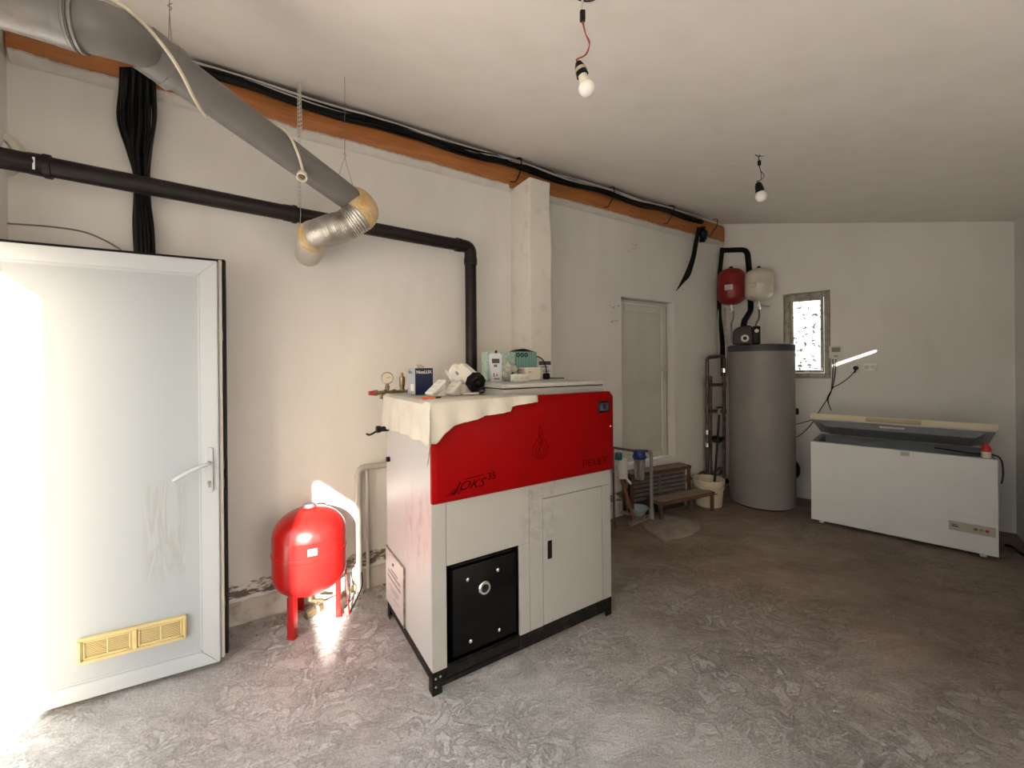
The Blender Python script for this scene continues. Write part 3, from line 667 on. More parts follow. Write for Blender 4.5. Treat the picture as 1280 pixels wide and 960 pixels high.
# ------------------------------------------------------------------ cloth on the boiler
zt = 1.4185+.004
def lerp(tab, x):
    for (a, b), (c, d) in zip(tab, tab[1:]):
        if x <= c: return b + (d-b)*max(0, min(1, (x-a)/(c-a)))
    return tab[-1][1]
front_drop = [(0, .205), (.04, .16), (.10, .125), (.27, .092), (.42, .076), (.43, .052), (.60, .036)]
side_drop = [(0, .215), (.10, .20), (.27, .20), (.49, .205), (.79, .215)]
t = bmesh.new(); NU, NV = 60, 50; V = []
smin = -.25; tmin = -.25
for j in range(NV+1):
    row = []
    fj = j/NV
    # t coordinate: below 0 = hanging part
    for i in range(NU+1):
        fi = i/NU
        if fi < .28: s = -(1-fi/.28)
        else: s = (fi-.28)/.72
        if fj < .3: tt = -(1-fj/.3)
        else: tt = (fj-.3)/.7
        tb = max(tt, 0)*.772 - .041*(1 if tt <= 0 else max(0, 1-tt*10))
        smax = .60 if tt <= .0 else (.60 - .185*min(1, tt*14))
        sa = max(s, 0)*smax
        ds = lerp(side_drop, max(tt, 0)*.772)*(-min(s, 0)); dt = lerp(front_drop, sa)*(-min(tt, 0))
        z = zt + (.012 if tt <= .03 and sa > .0 else 0)*0
        if tt <= .07: z = max(z, 1.4345)+.002
        x, y = sa, tb
        if ds > 0 and dt > 0:
            d = math.hypot(ds, dt); z -= d*1.0; x -= .012+.05*min(ds, dt)/.2; y -= .008+.12*min(ds, dt)/.2*.6
        else:
            z -= ds+dt
            if ds > 0: x -= .013 + .010*math.sin(y*34+1)*(-s)
            if dt > 0: y -= .010 + .010*(1+math.sin(x*38))*(-tt)
        nn = noise.noise(Vector((x*9, y*9, z*4)))
        if s > 0 and tt > 0: z += .004+.004*nn
        if ds > 0: x -= .004+.006*noise.noise(Vector((y*16, z*6, 0)))
        if dt > 0: y -= .003+.004*noise.noise(Vector((x*16, z*6, 4)))
        if tt == -1 or s == -1: z += .006*noise.noise(Vector((x*30, y*30, 0)))
        row.append(t.verts.new((x, y, z)))
    V.append(row)
for j in range(NV):
    for i in range(NU): t.faces.new((V[j][i], V[j][i+1], V[j+1][i+1], V[j+1][i]))
bmesh.ops.recalc_face_normals(t, faces=t.faces)
mb = MB(); mb.add(t)
M_cloth = mat('cream_cloth', (.60, .565, .49), .95, col2=(.50, .46, .385), scale=7, lo=.5, hi=.75, bump=.12, bscale=60)
o = mb.build('dust_cloth', M_cloth); o.location = BO; o.rotation_euler.z = BA
tag(o, 'stained cream cloth draped over the left end of the boiler top', 'cloth')
md = o.modifiers.new('thick', 'SOLIDIFY'); md.thickness = .0025; md.offset = 1

# helper: local frame on the boiler top
def on_boiler(name, px, b, z, rz, label, cat, group=None):
    a = boil_a(px, b); return empty(name, boil(a, b, z), BA+rz, label, cat, group)
ZC = zt+.012; ZL = 1.4975
def tbox(parent, name, box, m, bev=0.0, **k):
    mb = MB(); mb.box(*box, bev); return mb.build(name, m, parent, **k)
M_white = mat('white_plastic', (.74, .73, .70), .4)
M_cream = mat('cream_plastic', (.72, .68, .58), .4)
# blue lamp carton
bb = on_boiler('lamp_carton', 519, .46, ZC, R(6), 'blue and silver lamp carton standing on the cream cloth, flaps open', 'box')
bx, by, bz = .115, .10, .155
tbox(bb, 'front_face', (0.0, bx, 0, .003, 0, bz), mat('box_blue', (.004, .012, .06), .45), smooth=False)
tbox(bb, 'side_face', (-.003, 0, 0, by, 0, bz), mat('box_silver', (.36, .37, .41), .4), smooth=False)
tbox(bb, 'carton_body', (0, bx, .003, by, 0, bz-.006), mat('box_navy', (.02, .035, .12), .4), smooth=False)
mb = MB(); mb.add(text_bm('NiceLUX', .026, .0004, 0, 1.0, .0006), Matrix.Translation((.056, -.0006, bz-.024)) @ STAND); mb.build('lettering', M_white, bb, smooth=False)
mb = MB(); mb.add(text_bm('Nice', .028, .0004, 0, 1.0, .0006), Matrix.Translation((-.0036, .062, bz-.024)) @ Matrix.Rotation(R(-90), 4, 'Z') @ STAND); mb.build('lettering', mat('grey_ink', (.12, .12, .15), .5), bb, smooth=False)
mb = MB(); mb.prism([(0, 0), (.05, .005), (.045, .04), (.01, .045)], 0, .002, M=Matrix.Translation((.03, .03, bz)) @ Matrix.Rotation(R(28), 4, 'X')); mb.prism([(0, 0), (.04, .0), (.035, .04), (.01, .03)], 0, .002, M=Matrix.Translation((.0, .03, bz)) @ Matrix.Rotation(R(20), 4, 'Y')); mb.build('flap', mat('card', (.62, .5, .4), .8), bb, smooth=False)
tbox(bb, 'price_label', (-.0036, -.003, .015, .06, .02, .06), M_white, smooth=False)
# orange handled cutter
oc = on_boiler('utility_knife', 527, .14, ZC-.004, R(-4), 'orange utility knife with a black tip lying on the cream cloth', 'knife')
tbox(oc, 'handle', (0, .075, 0, .022, 0, .012), mat('orange_plastic', (.75, .13, .03), .4), .003)
tbox(oc, 'tip', (.075, .105, .002, .020, .001, .010), M_black, .003)
# two slanted white lamp housings
for i, (px, b, rz, L_) in enumerate(((541, .22, 12, .12), (566, .22, 22, .10))):
    h = on_boiler('lamp_housing', px, b, ZC, R(rz), ('white ribbed plastic lamp housing leaning beside the blue carton', 'white ribbed plastic lamp housing leaning next to the surveillance camera')[i], 'lamp housing', 'loose lamp housings on the cloth')
    Mt = Matrix.Translation((0, 0, .004)) @ Matrix.Rotation(R(-38), 4, 'Y')
    mb = MB(); mb.box(0, L_, 0, .07, 0, .018, .004, Mt); mb.build('cover', M_white, h)
    mb = MB(); mb.box(.01, L_-.012, .008, .062, -.018, -.0, .004, Mt); mb.build('body', M_pvc_dull, h)
    for k in range(3):
        mb = MB(); mb.box(.01+k*.035, .03+k*.035, .012, .058, .0182, .0205, .001, Mt); mb.build('rib', M_pvc_dull, h)
    mb = MB(); mb.prism([(0.02, 0), (L_*.78, 0), (L_*.78, L_*.55)], .02, .05, M=Matrix.Rotation(R(90), 4, 'X') @ Matrix.Scale(-1, 4, (0, 0, 1))); bmesh.ops.recalc_face_normals(mb.bm, faces=mb.bm.faces); mb.build('support', M_pvc_dull, h)
# surveillance camera
sc = on_boiler('surveillance_camera', 588, .26, ZC, R(0), 'cream bullet surveillance camera with a black octagonal front on the cloth', 'camera')
DIRC = Vector((.12, -.80, -.42)).normalized(); p0 = Vector((.0, .13, .15)); p1 = p0+DIRC*.185
qc = DIRC.to_track_quat('Z', 'Y').to_matrix().to_4x4(); MC = Matrix.Translation(p0) @ qc @ Matrix.Rotation(R(22.5), 4, 'Z')
mb = MB(); mb.lathe([(0, 0), (.034, 0), (.046, .012), (.050, .16), (0, .16)], 8, MC); mb.build('housing', M_cream, sc, angle=20)
mb = MB(); mb.lathe([(.0505, .145), (.058, .150), (.058, .192), (.050, .198), (.044, .190), (0, .188)], 8, MC); mb.build('front_bezel', M_black, sc, angle=20)
mb = MB(); mb.lathe([(0, .189), (.022, .189), (.022, .193), (0, .193)], 20, MC); mb.build('lens', mat('lens_glass', (.01, .01, .012), .08), sc)
mb = MB(); mb.tube([p0+Vector((0, 0, 0)), p0+Vector((-.03, .02, .01)), p0+Vector((-.05, .02, -.02))], .02, 12, smooth=4); mb.build('arm', M_cream, sc)
mb = MB(); mb.lathe([(.012, 0), (.045, 0), (.045, .014), (.030, .024), (.012, .024), (.012, 0)], 28, Matrix.Translation((-.055, .09, .115)) @ Matrix.Rotation(R(70), 4, 'X')); mb.build('ceiling_ring', M_white, sc)
mb = MB(); mb.lathe([(0, 0), (.044, 0), (.044, .05), (.036, .056), (0, .056)], 28, Matrix.Translation((-.01, .06, .0))); mb.build('junction_base', M_pvc_dull, sc)
mb = MB(); mb.box(-.055, .045, -.02, .0, 0.0, .01, .003); mb.build('foot_strip', M_white, sc)
mb = MB(); mb.tube([(.065, .0, .03), (.085, -.005, .028), (.09, .0, .012), (.07, .01, .006), (.1, .02, .006)], .004, 8, smooth=5); mb.build('cable', M_gasket, sc)
rod = on_boiler('plastic_strip', 573, .30, ZC, R(0), 'thin white plastic strip leaning upright beside the camera bracket', 'strip')
mb = MB(); mb.box(-.004, .004, 0, .012, 0, .16, .001, Matrix.Rotation(R(-28), 4, 'Y')); mb.build('strip', M_white, rod)

# things on the hopper lid
gb = on_boiler('patterned_carton', 610, .62, ZL, R(0), 'green patterned carton with round windows on the hopper lid', 'box')
M_gb = mat('green_print', (.12, .42, .30), .5); nt, ln = nodes_of(M_gb); b = bsdf_of(M_gb)
tc = nt.new('ShaderNodeTexCoord'); wv = nt.new('ShaderNodeTexWave'); wv.inputs['Scale'].default_value = 16; wv.inputs['Distortion'].default_value = 5; wv.inputs['Detail'].default_value = 1; wv.inputs['Detail Scale'].default_value = .6
ln.new(tc.outputs['Object'], wv.inputs['Vector']); r1 = ramp(nt, [(.3, (.04, .28, .16)), (.5, (.55, .68, .55)), (.62, (.62, .56, .10)), (.8, (.12, .32, .52))]); ln.new(wv.outputs['Fac'], r1.inputs[0]); ln.new(r1.outputs[0], b.inputs['Base Color'])
gw = boil_a(671, .62)-boil_a(610, .62)
tbox(gb, 'carton_body', (0, gw*.54, .004, .09, 0, .20), mat('mint_print', (.30, .52, .46), .5, col2=(.58, .62, .50), scale=40, lo=.45, hi=.55), .001)
tbox(gb, 'carton_front', (gw*.55, gw, .0, .09, 0, .205), M_gb, .001)
for k in range(3):
    mb = MB(); mb.lathe([(.008, 0), (.016, 0), (.016, .002), (.008, .002), (.008, 0)], 20, Matrix.Translation((gw*.60+.035*k, -.0005, .18)) @ Matrix.Rotation(R(90), 4, 'X')); mb.build('ring_mark', M_black, gb)
mb = MB(); mb.prism([(gw*.5, 0), (gw*.98, 0), (gw*.80, .018), (gw*.72, .022), (gw*.6, .014)], 0, .05, M=Matrix.Translation((0, .06, .2055)) @ STAND); mb.build('carton_lid', M_black, gb, smooth=False)
mm = on_boiler('test_meter', 615, .40, ZL, R(-4), 'white handheld meter with a small display leaning on the green carton', 'meter')
Mt = Matrix.Rotation(R(-9), 4, 'X')
mb = MB(); mb.prism([(0, 0), (.07, 0), (.088, .17), (.075, .186), (.01, .186), (0, .17)], -.03, 0, .003, Mt @ STAND); mb.build('case', mat('pale_blue_plastic', (.66, .68, .74), .4), mm)
mb = MB(); mb.box(.010, .064, -.002, .0, .120, .150, .0, Mt); mb.build('display', mat('meter_display', (.10, .07, .05), .25), mm, smooth=False)
for bb_ in ((.02, .045, .095, .112), (.012, .02, .03, .055), (.034, .042, .035, .05), (.014, .054, .014, .022)): mb = MB(); mb.box(bb_[0], bb_[1], -.0015, .0, bb_[2], bb_[3], 0, Mt); mb.build('button', mat('slate', (.15, .16, .22), .4), mm, smooth=False)
mb = MB(); mb.lathe([(0, 0), (.006, 0), (.008, .012), (.004, .018), (0, .018)], 10, Matrix.Translation((.04, .02, .184))); mb.build('knob', M_black, mm)
bg = on_boiler('plastic_bag', 628, .40, ZL, R(0), 'clear plastic bag of coiled wires beside the white meter', 'bag')
mbg = mat('bag_film', (.62, .60, .55), .25); bsdf_of(mbg).inputs['Alpha'].default_value = .45
t = bmesh.new(); bmesh.ops.create_icosphere(t, subdivisions=4, radius=1)
for v in t.verts:
    n_ = 1+.25*noise.noise(v.co*2.2)+.10*noise.noise(v.co*6); v.co = Vector((v.co.x*.062*n_+.06, v.co.y*.035*n_+.01, max(0, v.co.z*.062*n_+.058)))
mb = MB(); mb.add(t); mb.build('film', mbg, bg)
mb = MB(); P = [Vector((.06+.035*math.cos(k*.8)*(1-.02*k), -.012+.004*math.sin(k*1.7), .055+.022*math.sin(k*.8))) for k in range(14)]
mb.tube(P, .0028, 7, smooth=4); mb.tube([(.06, -.018, .05), (.09, -.02, .06), (.12, -.02, .075), (.135, -.015, .06)], .0028, 7, smooth=4); mb.box(.05, .07, -.028, -.012, .042, .06, .003); mb.build('wires', M_black, bg)
mb = MB(); mb.box(0, .028, 0, .02, 0, .035, .004, Matrix.Translation((.115, -.02, .05))); mb.build('connector', mat('copper_brown', (.3, .16, .12), .5), bg)
wb = on_boiler('white_power_supply', 656, .40, ZL, R(0), 'cream white power supply box behind the socket strip', 'power supply')
tbox(wb, 'case', (0, .135, 0, .07, 0, .088), M_cream, .005); tbox(wb, 'slot', (.03, .055, -.0008, 0, .056, .060), M_black, smooth=False)
tbox(wb, 'side_vent', (.1352, .1362, .01, .06, .02, .06), M_pvc_dull, smooth=False)
ss = on_boiler('socket_strip', 642, .26, ZL, R(0), 'white three-way socket strip at the front of the hopper lid', 'socket strip')
mb = MB(); mb.box(0, .125, 0, .04, 0, .048, .004); mb.build('case', M_white, ss)
for k in range(3):
    mb = MB(); mb.lathe([(0, .002), (.012, .002), (.014, .004), (.018, .004), (.018, 0), (0, 0)], 20, Matrix.Translation((.022+.04*k, -.0002, .024)) @ Matrix.Rotation(R(90), 4, 'X')); so = mb.build('socket', M_pvc_dull, ss)
    mb = MB(); mb.cyl((.016+.04*k, -.0035, .024), (.016+.04*k, -.001, .024), .0022, seg=8); mb.cyl((.028+.04*k, -.0035, .024), (.028+.04*k, -.001, .024), .0022, seg=8); mb.build('pin_hole', M_black, so)
ch = on_boiler('black_charger', 684, .52, ZL, R(0), 'black charger with its cable arching over the hopper lid', 'charger')
mb = MB(); mb.box(-.02, .03, 0, .035, 0, .045, .01, seg=2); mb.build('body', M_black, ch)
mb = MB(); mb.tube([(0, .01, .04), (-.005, .01, .09), (-.03, .01, .14), (-.07, .01, .165), (-.085, .01, .165)], .0045, 8, smooth=6); mb.tube([(.02, .0, .01), (.06, -.02, .006), (.11, -.03, .006), (.14, -.02, .005)], .004, 8, smooth=5); mb.build('cable', M_black, ch)
# notice sheet standing behind, leaning on the pillar
ns = on_boiler('notice_sheet', 672, .70, ZL, R(0), 'white printed sheet with a black bar standing behind the charger', 'sheet')
nw = boil_a(690, .70)-boil_a(672, .70)
tbox(ns, 'sheet', (0, nw, .0, .003, 0, .165), M_white, smooth=False)
mb = MB(); mb.box(.012, nw-.012, -.001, 0, .105, .135); mb.box(.03, nw-.04, -.001, 0, .088, .093); mb.box(.05, nw-.02, -.001, 0, .06, .064); mb.box(.05, nw-.03, -.001, 0, .05, .054); mb.build('print', mat('ink', (.05, .05, .05), .6), ns, smooth=False)

# ------------------------------------------------------------------ safety group with gauge behind the boiler
gp = boil(boil_a(482, .84), .84, 1.43)
sg = thing_w('safety_group', gp, 'brass safety group with a round pressure gauge behind the left rear corner of the boiler', 'pressure gauge')
e = BU; up = Vector((0, 0, 1))
gA = gp - e*.075; gB = gp+e*.165
mb = MB(); mb.cyl(gA+e*.02, gB-e*.02, .013, seg=12)
for k in (.0, .06, .12, .18, .22): mb.cyl(gA+e*k, gA+e*(k+.022), .019, seg=8)
mb.cyl(gA+e*.045, gA+e*.045-up*.04, .010); mb.cyl(gA+e*.19, gA+e*.19-up*.035, .012); mb.cyl(gA+e*.085, gA+e*.085+up*.06, .011, seg=8); mb.cyl(gA+e*.085+up*.02, gA+e*.085+up*.045, .015, seg=8)
mb.tube([gp+e*.03, gp+e*.03-up*.15, gp+e*.03-up*.25 - BV*.12], .012, 10)
mb.build('manifold', M_brass, sg)
gc = gA+e*.085+up*.095; toc = (CAM-gc); toc.z = 0; toc.normalize(); MG = Matrix.Translation(gc-toc*.012) @ toc.to_track_quat('Z', 'Y').to_matrix().to_4x4()
mb = MB(); mb.lathe([(0, 0), (.036, 0), (.040, .004), (.040, .022), (.035, .024), (.034, .018), (0, .018)], 32, MG); gg = mb.build('gauge', M_steel, sg)
mb = MB(); mb.lathe([(0, .0185), (.0338, .0185), (.0338, .0195), (0, .0195)], 32, MG); mb.build('gauge_face', mat('aged_dial', (.62, .53, .40), .4), gg)
mb = MB(); mb.box(-.003, .022, -.0012, .0012, .0196, .0206, 0, MG @ Matrix.Rotation(R(25), 4, 'Z')); mb.build('needle', M_black, gg, smooth=False)
vc = gA+e*.185
mb = MB(); mb.lathe([(0, 0), (.014, 0), (.014, .02), (.018, .03), (.020, .07), (.018, .09), (.009, .095), (.009, .11), (.004, .12), (0, .12)], 12, Matrix.Translation(vc+up*.01)); mb.build('relief_valve', M_brass, sg)
M_redcap = mat('red_cap', (.45, .02, .02), .4)
mb = MB(); mb.cyl(gA-e*.035, gA, .013, .017, seg=10); mb.build('red_cap', M_redcap, sg, label='red valve cap')
mb = MB(); mb.cyl(gB+e*.0, gB+e*.035, .017, .013, seg=10); mb.build('red_cap', mat('dark_red_cap', (.2, .02, .02), .4), sg, label='dark red valve cap')

# ------------------------------------------------------------------ black flue pipe
fy = lambda x: 3.546+.734*x
F0 = at_depth(-60, 186, 1.70); FE = at_depth(588, 309, 3.29)
F1 = at_depth(60, 208.5, 1.93); F2 = at_depth(368, 268, 2.56)
fl = thing_w('flue_pipe', FE, 'long black flue pipe running along the white wall and down behind the boiler', 'pipe')
r_ = .046
mb = MB(); mb.cyl(F0, F1, r_); mb.build('pipe_section', mat('flue_black', (.008, .0065, .006), .42, col2=(.016, .012, .011), scale=5), fl)
MF = MATS['flue_black']; bsdf_of(MF).inputs['Specular IOR Level'].default_value = 0.3
mb = MB(); mb.cyl(F1, F2, r_); mb.build('pipe_section', MF, fl)
d = (FE-F2).normalized()
mb = MB(); mb.cyl(F2, FE-d*.05, r_); mb.build('pipe_section', MF, fl)
dn = Vector((0, 0, -1))
mb = MB(); mb.tube(bend([FE-d*.12, FE-d*.0, FE+dn*.12], .09, 5), r_+.003, 20); mb.cyl(FE-d*.13, FE-d*.09, r_+.007); mb.cyl(FE+dn*.09, FE+dn*.14, r_+.007); mb.build('elbow', MF, fl)
bot = Vector((FE.x, FE.y, 1.16))
mb = MB(); mb.cyl(FE+dn*.1, bot, r_); mb.build('pipe_section', MF, fl)
pb = boil(boil_a(588, .80), .774, 1.16)
mb = MB(); mb.tube(bend([bot+Vector((0, 0, .02)), bot-Vector((0, 0, .12)), bot-Vector((0, 0, .12))-BV*.25], .08), r_, 18); mb.build('rear_outlet', MF, fl)
for p, dd in ((F1, (F2-F1).normalized()), (F2, (FE-F2).normalized())):
    mb = MB(); mb.cyl(p-dd*.06, p, r_+.003, r_+.005); mb.cyl(p-dd*.012, p+dd*.012, r_+.009); mb.build('collar', MF, fl)
mb = MB(); dd = (F1-F0).normalized(); pf = at_depth(42, 205, 1.86); tv = pf.copy()
for k in range(7):
    pass
mb.box(-.004, .004, -.001, .001, -.028, .028, 0, Matrix.Translation(at_depth(42, 204, 1.862)) @ Matrix.Rotation(R(32), 4, 'Z')); mb.build('paint_streak', M_white, fl, smooth=False)

# ------------------------------------------------------------------ grey ventilation duct
M_duct = mat('grey_duct', (.15, .142, .135), .40, col2=(.19, .18, .165), scale=4, lo=.4, hi=.8)
A0 = at_depth(-120, -42, 1.12); A1 = at_depth(96, 28, 1.28); A2 = at_depth(150, 44, 1.38); A3 = at_depth(213, 84, 1.62); A4 = at_depth(441, 251, 2.46)
rd = .077
dc = thing_w('ventilation_duct', A3, 'thick grey ventilation duct hung under the ceiling, ending in a foil wrapped bend', 'duct')
mb = MB(); mb.cyl(A0, A1, rd+.004, seg=40); mb.build('duct_section', mat('grey_duct_dull', (.15, .135, .125), .45, col2=(.24, .21, .18), scale=5), dc)
d1v = (A1-A0).normalized(); d3v = (A4-A3).normalized()
mb = MB(); path = catmull([A1-d1v*.1, A1-d1v*.02, A2, A3-d3v*.10, A3-d3v*.02], 6); mb.tube(path, rd+.001, 40)
mb.build('duct_elbow', M_duct, dc)
mb = MB()
for k in (-.01, .006): mb.tube([A1+d1v*k+ (d1v*math.cos(0)*0) , A1+d1v*(k+.007)], rd+.0075, 40)
mb.cyl(A1-d1v*.05, A1-d1v*.012, rd+.0055, seg=40); mb.build('socket_collar', M_duct, dc)
mb = MB(); mb.cyl(A3-d3v*.09, A3+d3v*.01, rd+.0065, seg=40); mb.cyl(A3-d3v*.012, A3+d3v*.018, rd+.009, seg=40); mb.build('socket_collar', M_duct, dc)
mb = MB(); mb.cyl(A3-d3v*.03, A4, rd-.004, seg=40); mb.build('duct_section', M_duct, dc)
# foil hose and insulated stub into the wall
Wp = on_left(385, 318); stub = on_left(384, 319) + LN*.42 + Vector((0, 0, .015))
M_foil = mat('crinkled_foil', (.62, .60, .56), .34, .85, col2=(.45, .42, .38), scale=14, bump=.35, bscale=22)
M_wool = mat('mineral_wool', (.62, .42, .18), .9, col2=(.70, .56, .34), scale=14, bump=1.0, bscale=30)
hose = catmull([A4-d3v*.02, A4+d3v*.06, at_depth(452, 268, 2.44), at_depth(433, 281, 2.42), at_depth(416, 287, 2.41), stub], 8)
mb = MB(); k0 = 17; mb.tube(hose[:k0+2], [rd+.002+.012*min(1, q9/5) for q9 in range(k0+2)], 28); mb.build('insulation', M_wool, dc)
mb = MB(); hp = catmull(hose[k0:], 6); rr = [rd+.010+.0028*math.sin(i*1.3)+.002*noise.noise(Vector((i*.3, 0, 0))) for i in range(len(hp))]; mb.tube(hp, rr, 32); mb.build('foil_hose', M_foil, dc, angle=60)
sd = (Wp-stub).normalized()
mb = MB(); mb.cyl(stub-sd*.03, stub+sd*.04, rd+.010, seg=28); mb.build('insulation', M_wool, dc)
mb = MB(); mb.cyl(stub-sd*.0, Wp+sd*.03, rd+.004, seg=32); mb.build('wall_sleeve', mat('plastered_sleeve', (.62, .57, .50), .9, bump=.4), dc)
# wires that carry the duct
M_wire = mat('thin_wire', (.25, .22, .18), .5, .5)
def hang(px, py, pts, r=.0012):
    top = on_ceil(px, py); return top
t1 = on_ceil(193, 0); t2 = on_ceil(413, 48)
for (tp, pA, pB, lab) in ((Vector((A3.x, A3.y, ceil_z(A3))), A3+Vector((0.03, -.03, rd)), A3+Vector((-.05, .05, rd-.01)), 'thin steel wire from ceiling to the elbow of the grey duct'), (Vector((A4.x-.03, A4.y-.03, ceil_z(A4))), A4-d3v*.10+Vector((-.03, .03, rd-.01)), A4-d3v*.02+Vector((.03, -.03, rd-.02)), 'thin steel wire from ceiling to the lower end of the grey duct')):
    w = thing_w('hanging_wire', tp, lab, 'wire', None)
    mid = (pA+pB)/2+Vector((0, 0, .16)); mb = MB(); mb.tube([tp, mid], .0016, 6); mb.tube([mid, pA], .0013, 6); mb.tube([mid, pB], .0013, 6)
    mb.tube([mid, mid+Vector((.01, 0, .012)), mid+Vector((-.008, 0, .02)), mid+Vector((.012, 0, .03))], .0012, 6, smooth=3); mb.build('wire', M_wire, w)
# perforated hanger strap of the flue
sp = (FE-F2).normalized(); sb = F2+sp*.03; stp = Vector((sb.x, sb.y, ceil_z(sb)))
st = thing_w('perforated_strap', stp, 'galvanised perforated hanger strap between ceiling and black flue pipe', 'strap')
def strap(a, b, w=.016, name='strap'):
    a = Vector(a); b = Vector(b); L = (b-a).length; n = int(L/.026); z = (b-a).normalized(); x = Vector((1, .0, 0)); x = (x-z*x.dot(z)).normalized(); y = z.cross(x); M = Matrix((x, y, z)).transposed().to_4x4(); M.translation = a
    mb = MB(); mb.box(-w/2, -w/2+.004, -.0008, .0008, 0, L, 0, M); mb.box(w/2-.004, w/2, -.0008, .0008, 0, L, 0, M)
    for k in range(n+1): mb.box(-w/2+.0035, w/2-.0035, -.0008, .0008, k*L/n-.006, k*L/n+.006 if k < n else L, 0, M)
    return mb.build(name, M_steel2, st, smooth=False)
M_steel2 = mat('galvanised', (.62, .61, .58), .4, .6)
sf = Vector((.02, -.03, 0))
strap(stp+sf*0, sb+Vector((0, 0, r_+.0)) , .018)
strap(stp+Vector((.01, -.01, 0)), stp+Vector((.03, -.03, -.33)), .016)
t = MB(); t.tube([sb+LN*(r_+.011)*math.cos(a)+Vector((0, 0, 1))*(r_+.011)*math.sin(a) for a in [2*math.pi*k/24 for k in range(25)]], .0016, 6, cap=False); t.build('loop', M_steel2, st)
# white cord wound on the duct, with an end socket
cord = thing_w('extension_lead', A3, 'cream power cord wound around the grey duct with a round white socket at its end', 'cord')
M_cord = mat('cord_cream', (.62, .55, .42), .45)
def around(c, ax, ang, r):
    x = Vector((0, 0, 1)); x = (x-ax*x.dot(ax)).normalized(); y = ax.cross(x); return c+(x*math.cos(ang)+y*math.sin(ang))*r
pts = []
# first half turn over the elbow, then under the straight length
for k in range(13):
    f = k/12; c = A2*(1-f)+A3*f - d3v*.02 if k < 9 else A3+(f-.66)*d3v*.5
    c = A1.lerp(A2, .6+f*2) if f < .2 else A2.lerp(A3.lerp(A4, .16), (f-.2)/.8); ax = (A2-A1).normalized().lerp(d3v, min(1, f*1.3)).normalized(); pts.append(around(c, ax, R(20)+R(165)*f, rd+.014))
mb = MB(); mb.tube(pts, .0065, 8, smooth=4); mb.build('cord_loop', M_cord, cord)
E0 = A3.lerp(A4, .42); E1 = A3.lerp(A4, .60); pts = [around(E0, d3v, R(10), rd+.004), around(A3.lerp(A4, .48), d3v, R(60), rd+.006), around(A3.lerp(A4, .54), d3v, R(105), rd+.008), around(E1, d3v, R(140), rd+.012)]
sock = around(A3.lerp(A4, .61), d3v, R(150), rd+.022)
mb = MB(); mb.tube(pts+[sock], .0065, 8, smooth=6); mb.build('cord_end', M_cord, cord)
sdv = (sock-pts[-1]).normalized(); sdv = (Vector((.15, -.5, -.75))).normalized(); MS = Matrix.Translation(sock) @ sdv.to_track_quat('Z', 'Y').to_matrix().to_4x4()
mb = MB(); mb.lathe([(0, -.012), (.014, -.012), (.022, 0), (.025, .02), (.025, .034), (.020, .034), (.018, .016), (0, .014)], 18, MS); so = mb.build('socket', M_cream, cord)
mb = MB(); mb.lathe([(0, .0145), (.017, .0165), (.017, .018), (0, .0165)], 12, MS); mb.box(-.004, .004, -.012, .012, .016, .03, .001, MS); mb.build('contacts', mat('brown_contact', (.2, .14, .08), .5), so)

# ------------------------------------------------------------------ cable runs along the beam
def left_pt(s, z, off): return C0 + LD*s + LN*off + Vector((0, 0, z))
cr = thing_w('cable_run', left_pt(2, 3.38, .1), 'thick run of black and white cables fixed along the top of the timber beam', 'cables')
random.seed(11)
smax_run = s_left(877, 285)
for k in range(24):
    white = k in (3, 6, 7, 11)
    base_off = BEAM_T+.014+.014*(k % 4); base_z = 3.402-.011*(k//4)-.004*(k % 2); ph = random.uniform(0, 9)
    pts = []
    s = .75
    while s < smax_run:
        sag = .022*math.sin(s*3.1)**2 + .022*noise.noise(Vector((s*1.7, ph, 0)))
        off = base_off+.014*noise.noise(Vector((s*2.3, ph, 3))); 
        ps = (left_pt(s, 0, 0)-C0).dot(LD); pilx = (LW-C0).dot(LD)
        z = base_z - sag
        z = min(z, 3.425-.233*off-.012)
        if off < BEAM_T+.012: off = BEAM_T+.012
        pts.append(left_pt(s, z, off)); s += .16
    mb = MB(); mb.tube(pts, .0075 if not white else .005, 7, smooth=3); mb.build('cable', M_cable_w if white else M_cable, cr, label='white cable' if white else None)
for s in (3.02, 4.15, 5.1, 5.95):
    mb = MB(); P = [left_pt(s, 3.42, .03+BEAM_T), left_pt(s+.004, 3.40, BEAM_T+.085), left_pt(s+.01, 3.33, BEAM_T+.08), left_pt(s+.02, 3.27, BEAM_T+.015), left_pt(s-.01, 3.225, BEAM_T+.008), left_pt(s-.06, 3.215, BEAM_T+.004)]
    mb.tube(P, .005, 7, smooth=5); mb.build('cable_tie', M_cable, cr)
# thick black bundle dropping behind the entrance door
hb = thing_w('hanging_cable_bundle', on_left(172, 120, .1), 'bundle of thick black cables hanging down the wall behind the open door', 'cables')
random.seed(5)
tops = [(152+k*3.0) for k in range(15)]
for k in range(15):
    f = k/14
    x0 = 152+f*42; xm = 148+f*46 + random.uniform(-2, 2); x2 = 168+f*16+random.uniform(-3, 3); x3 = 168+f*22
    off = .055+.02*(k % 3)
    P = [on_left(x0, 84, off+.045), on_left(x0-1, 110, off+.01), on_left(xm, 150, off-.02), on_left((xm+x2)/2+random.uniform(-3, 3), 190, off-.02), on_left(x2, 225, off-.02), on_left(x3, 280, off-.02), on_left(x3+3, 335, off-.02)]
    mb = MB(); mb.tube(P, .009, 8, smooth=5); mb.build('cable', M_cable, hb)
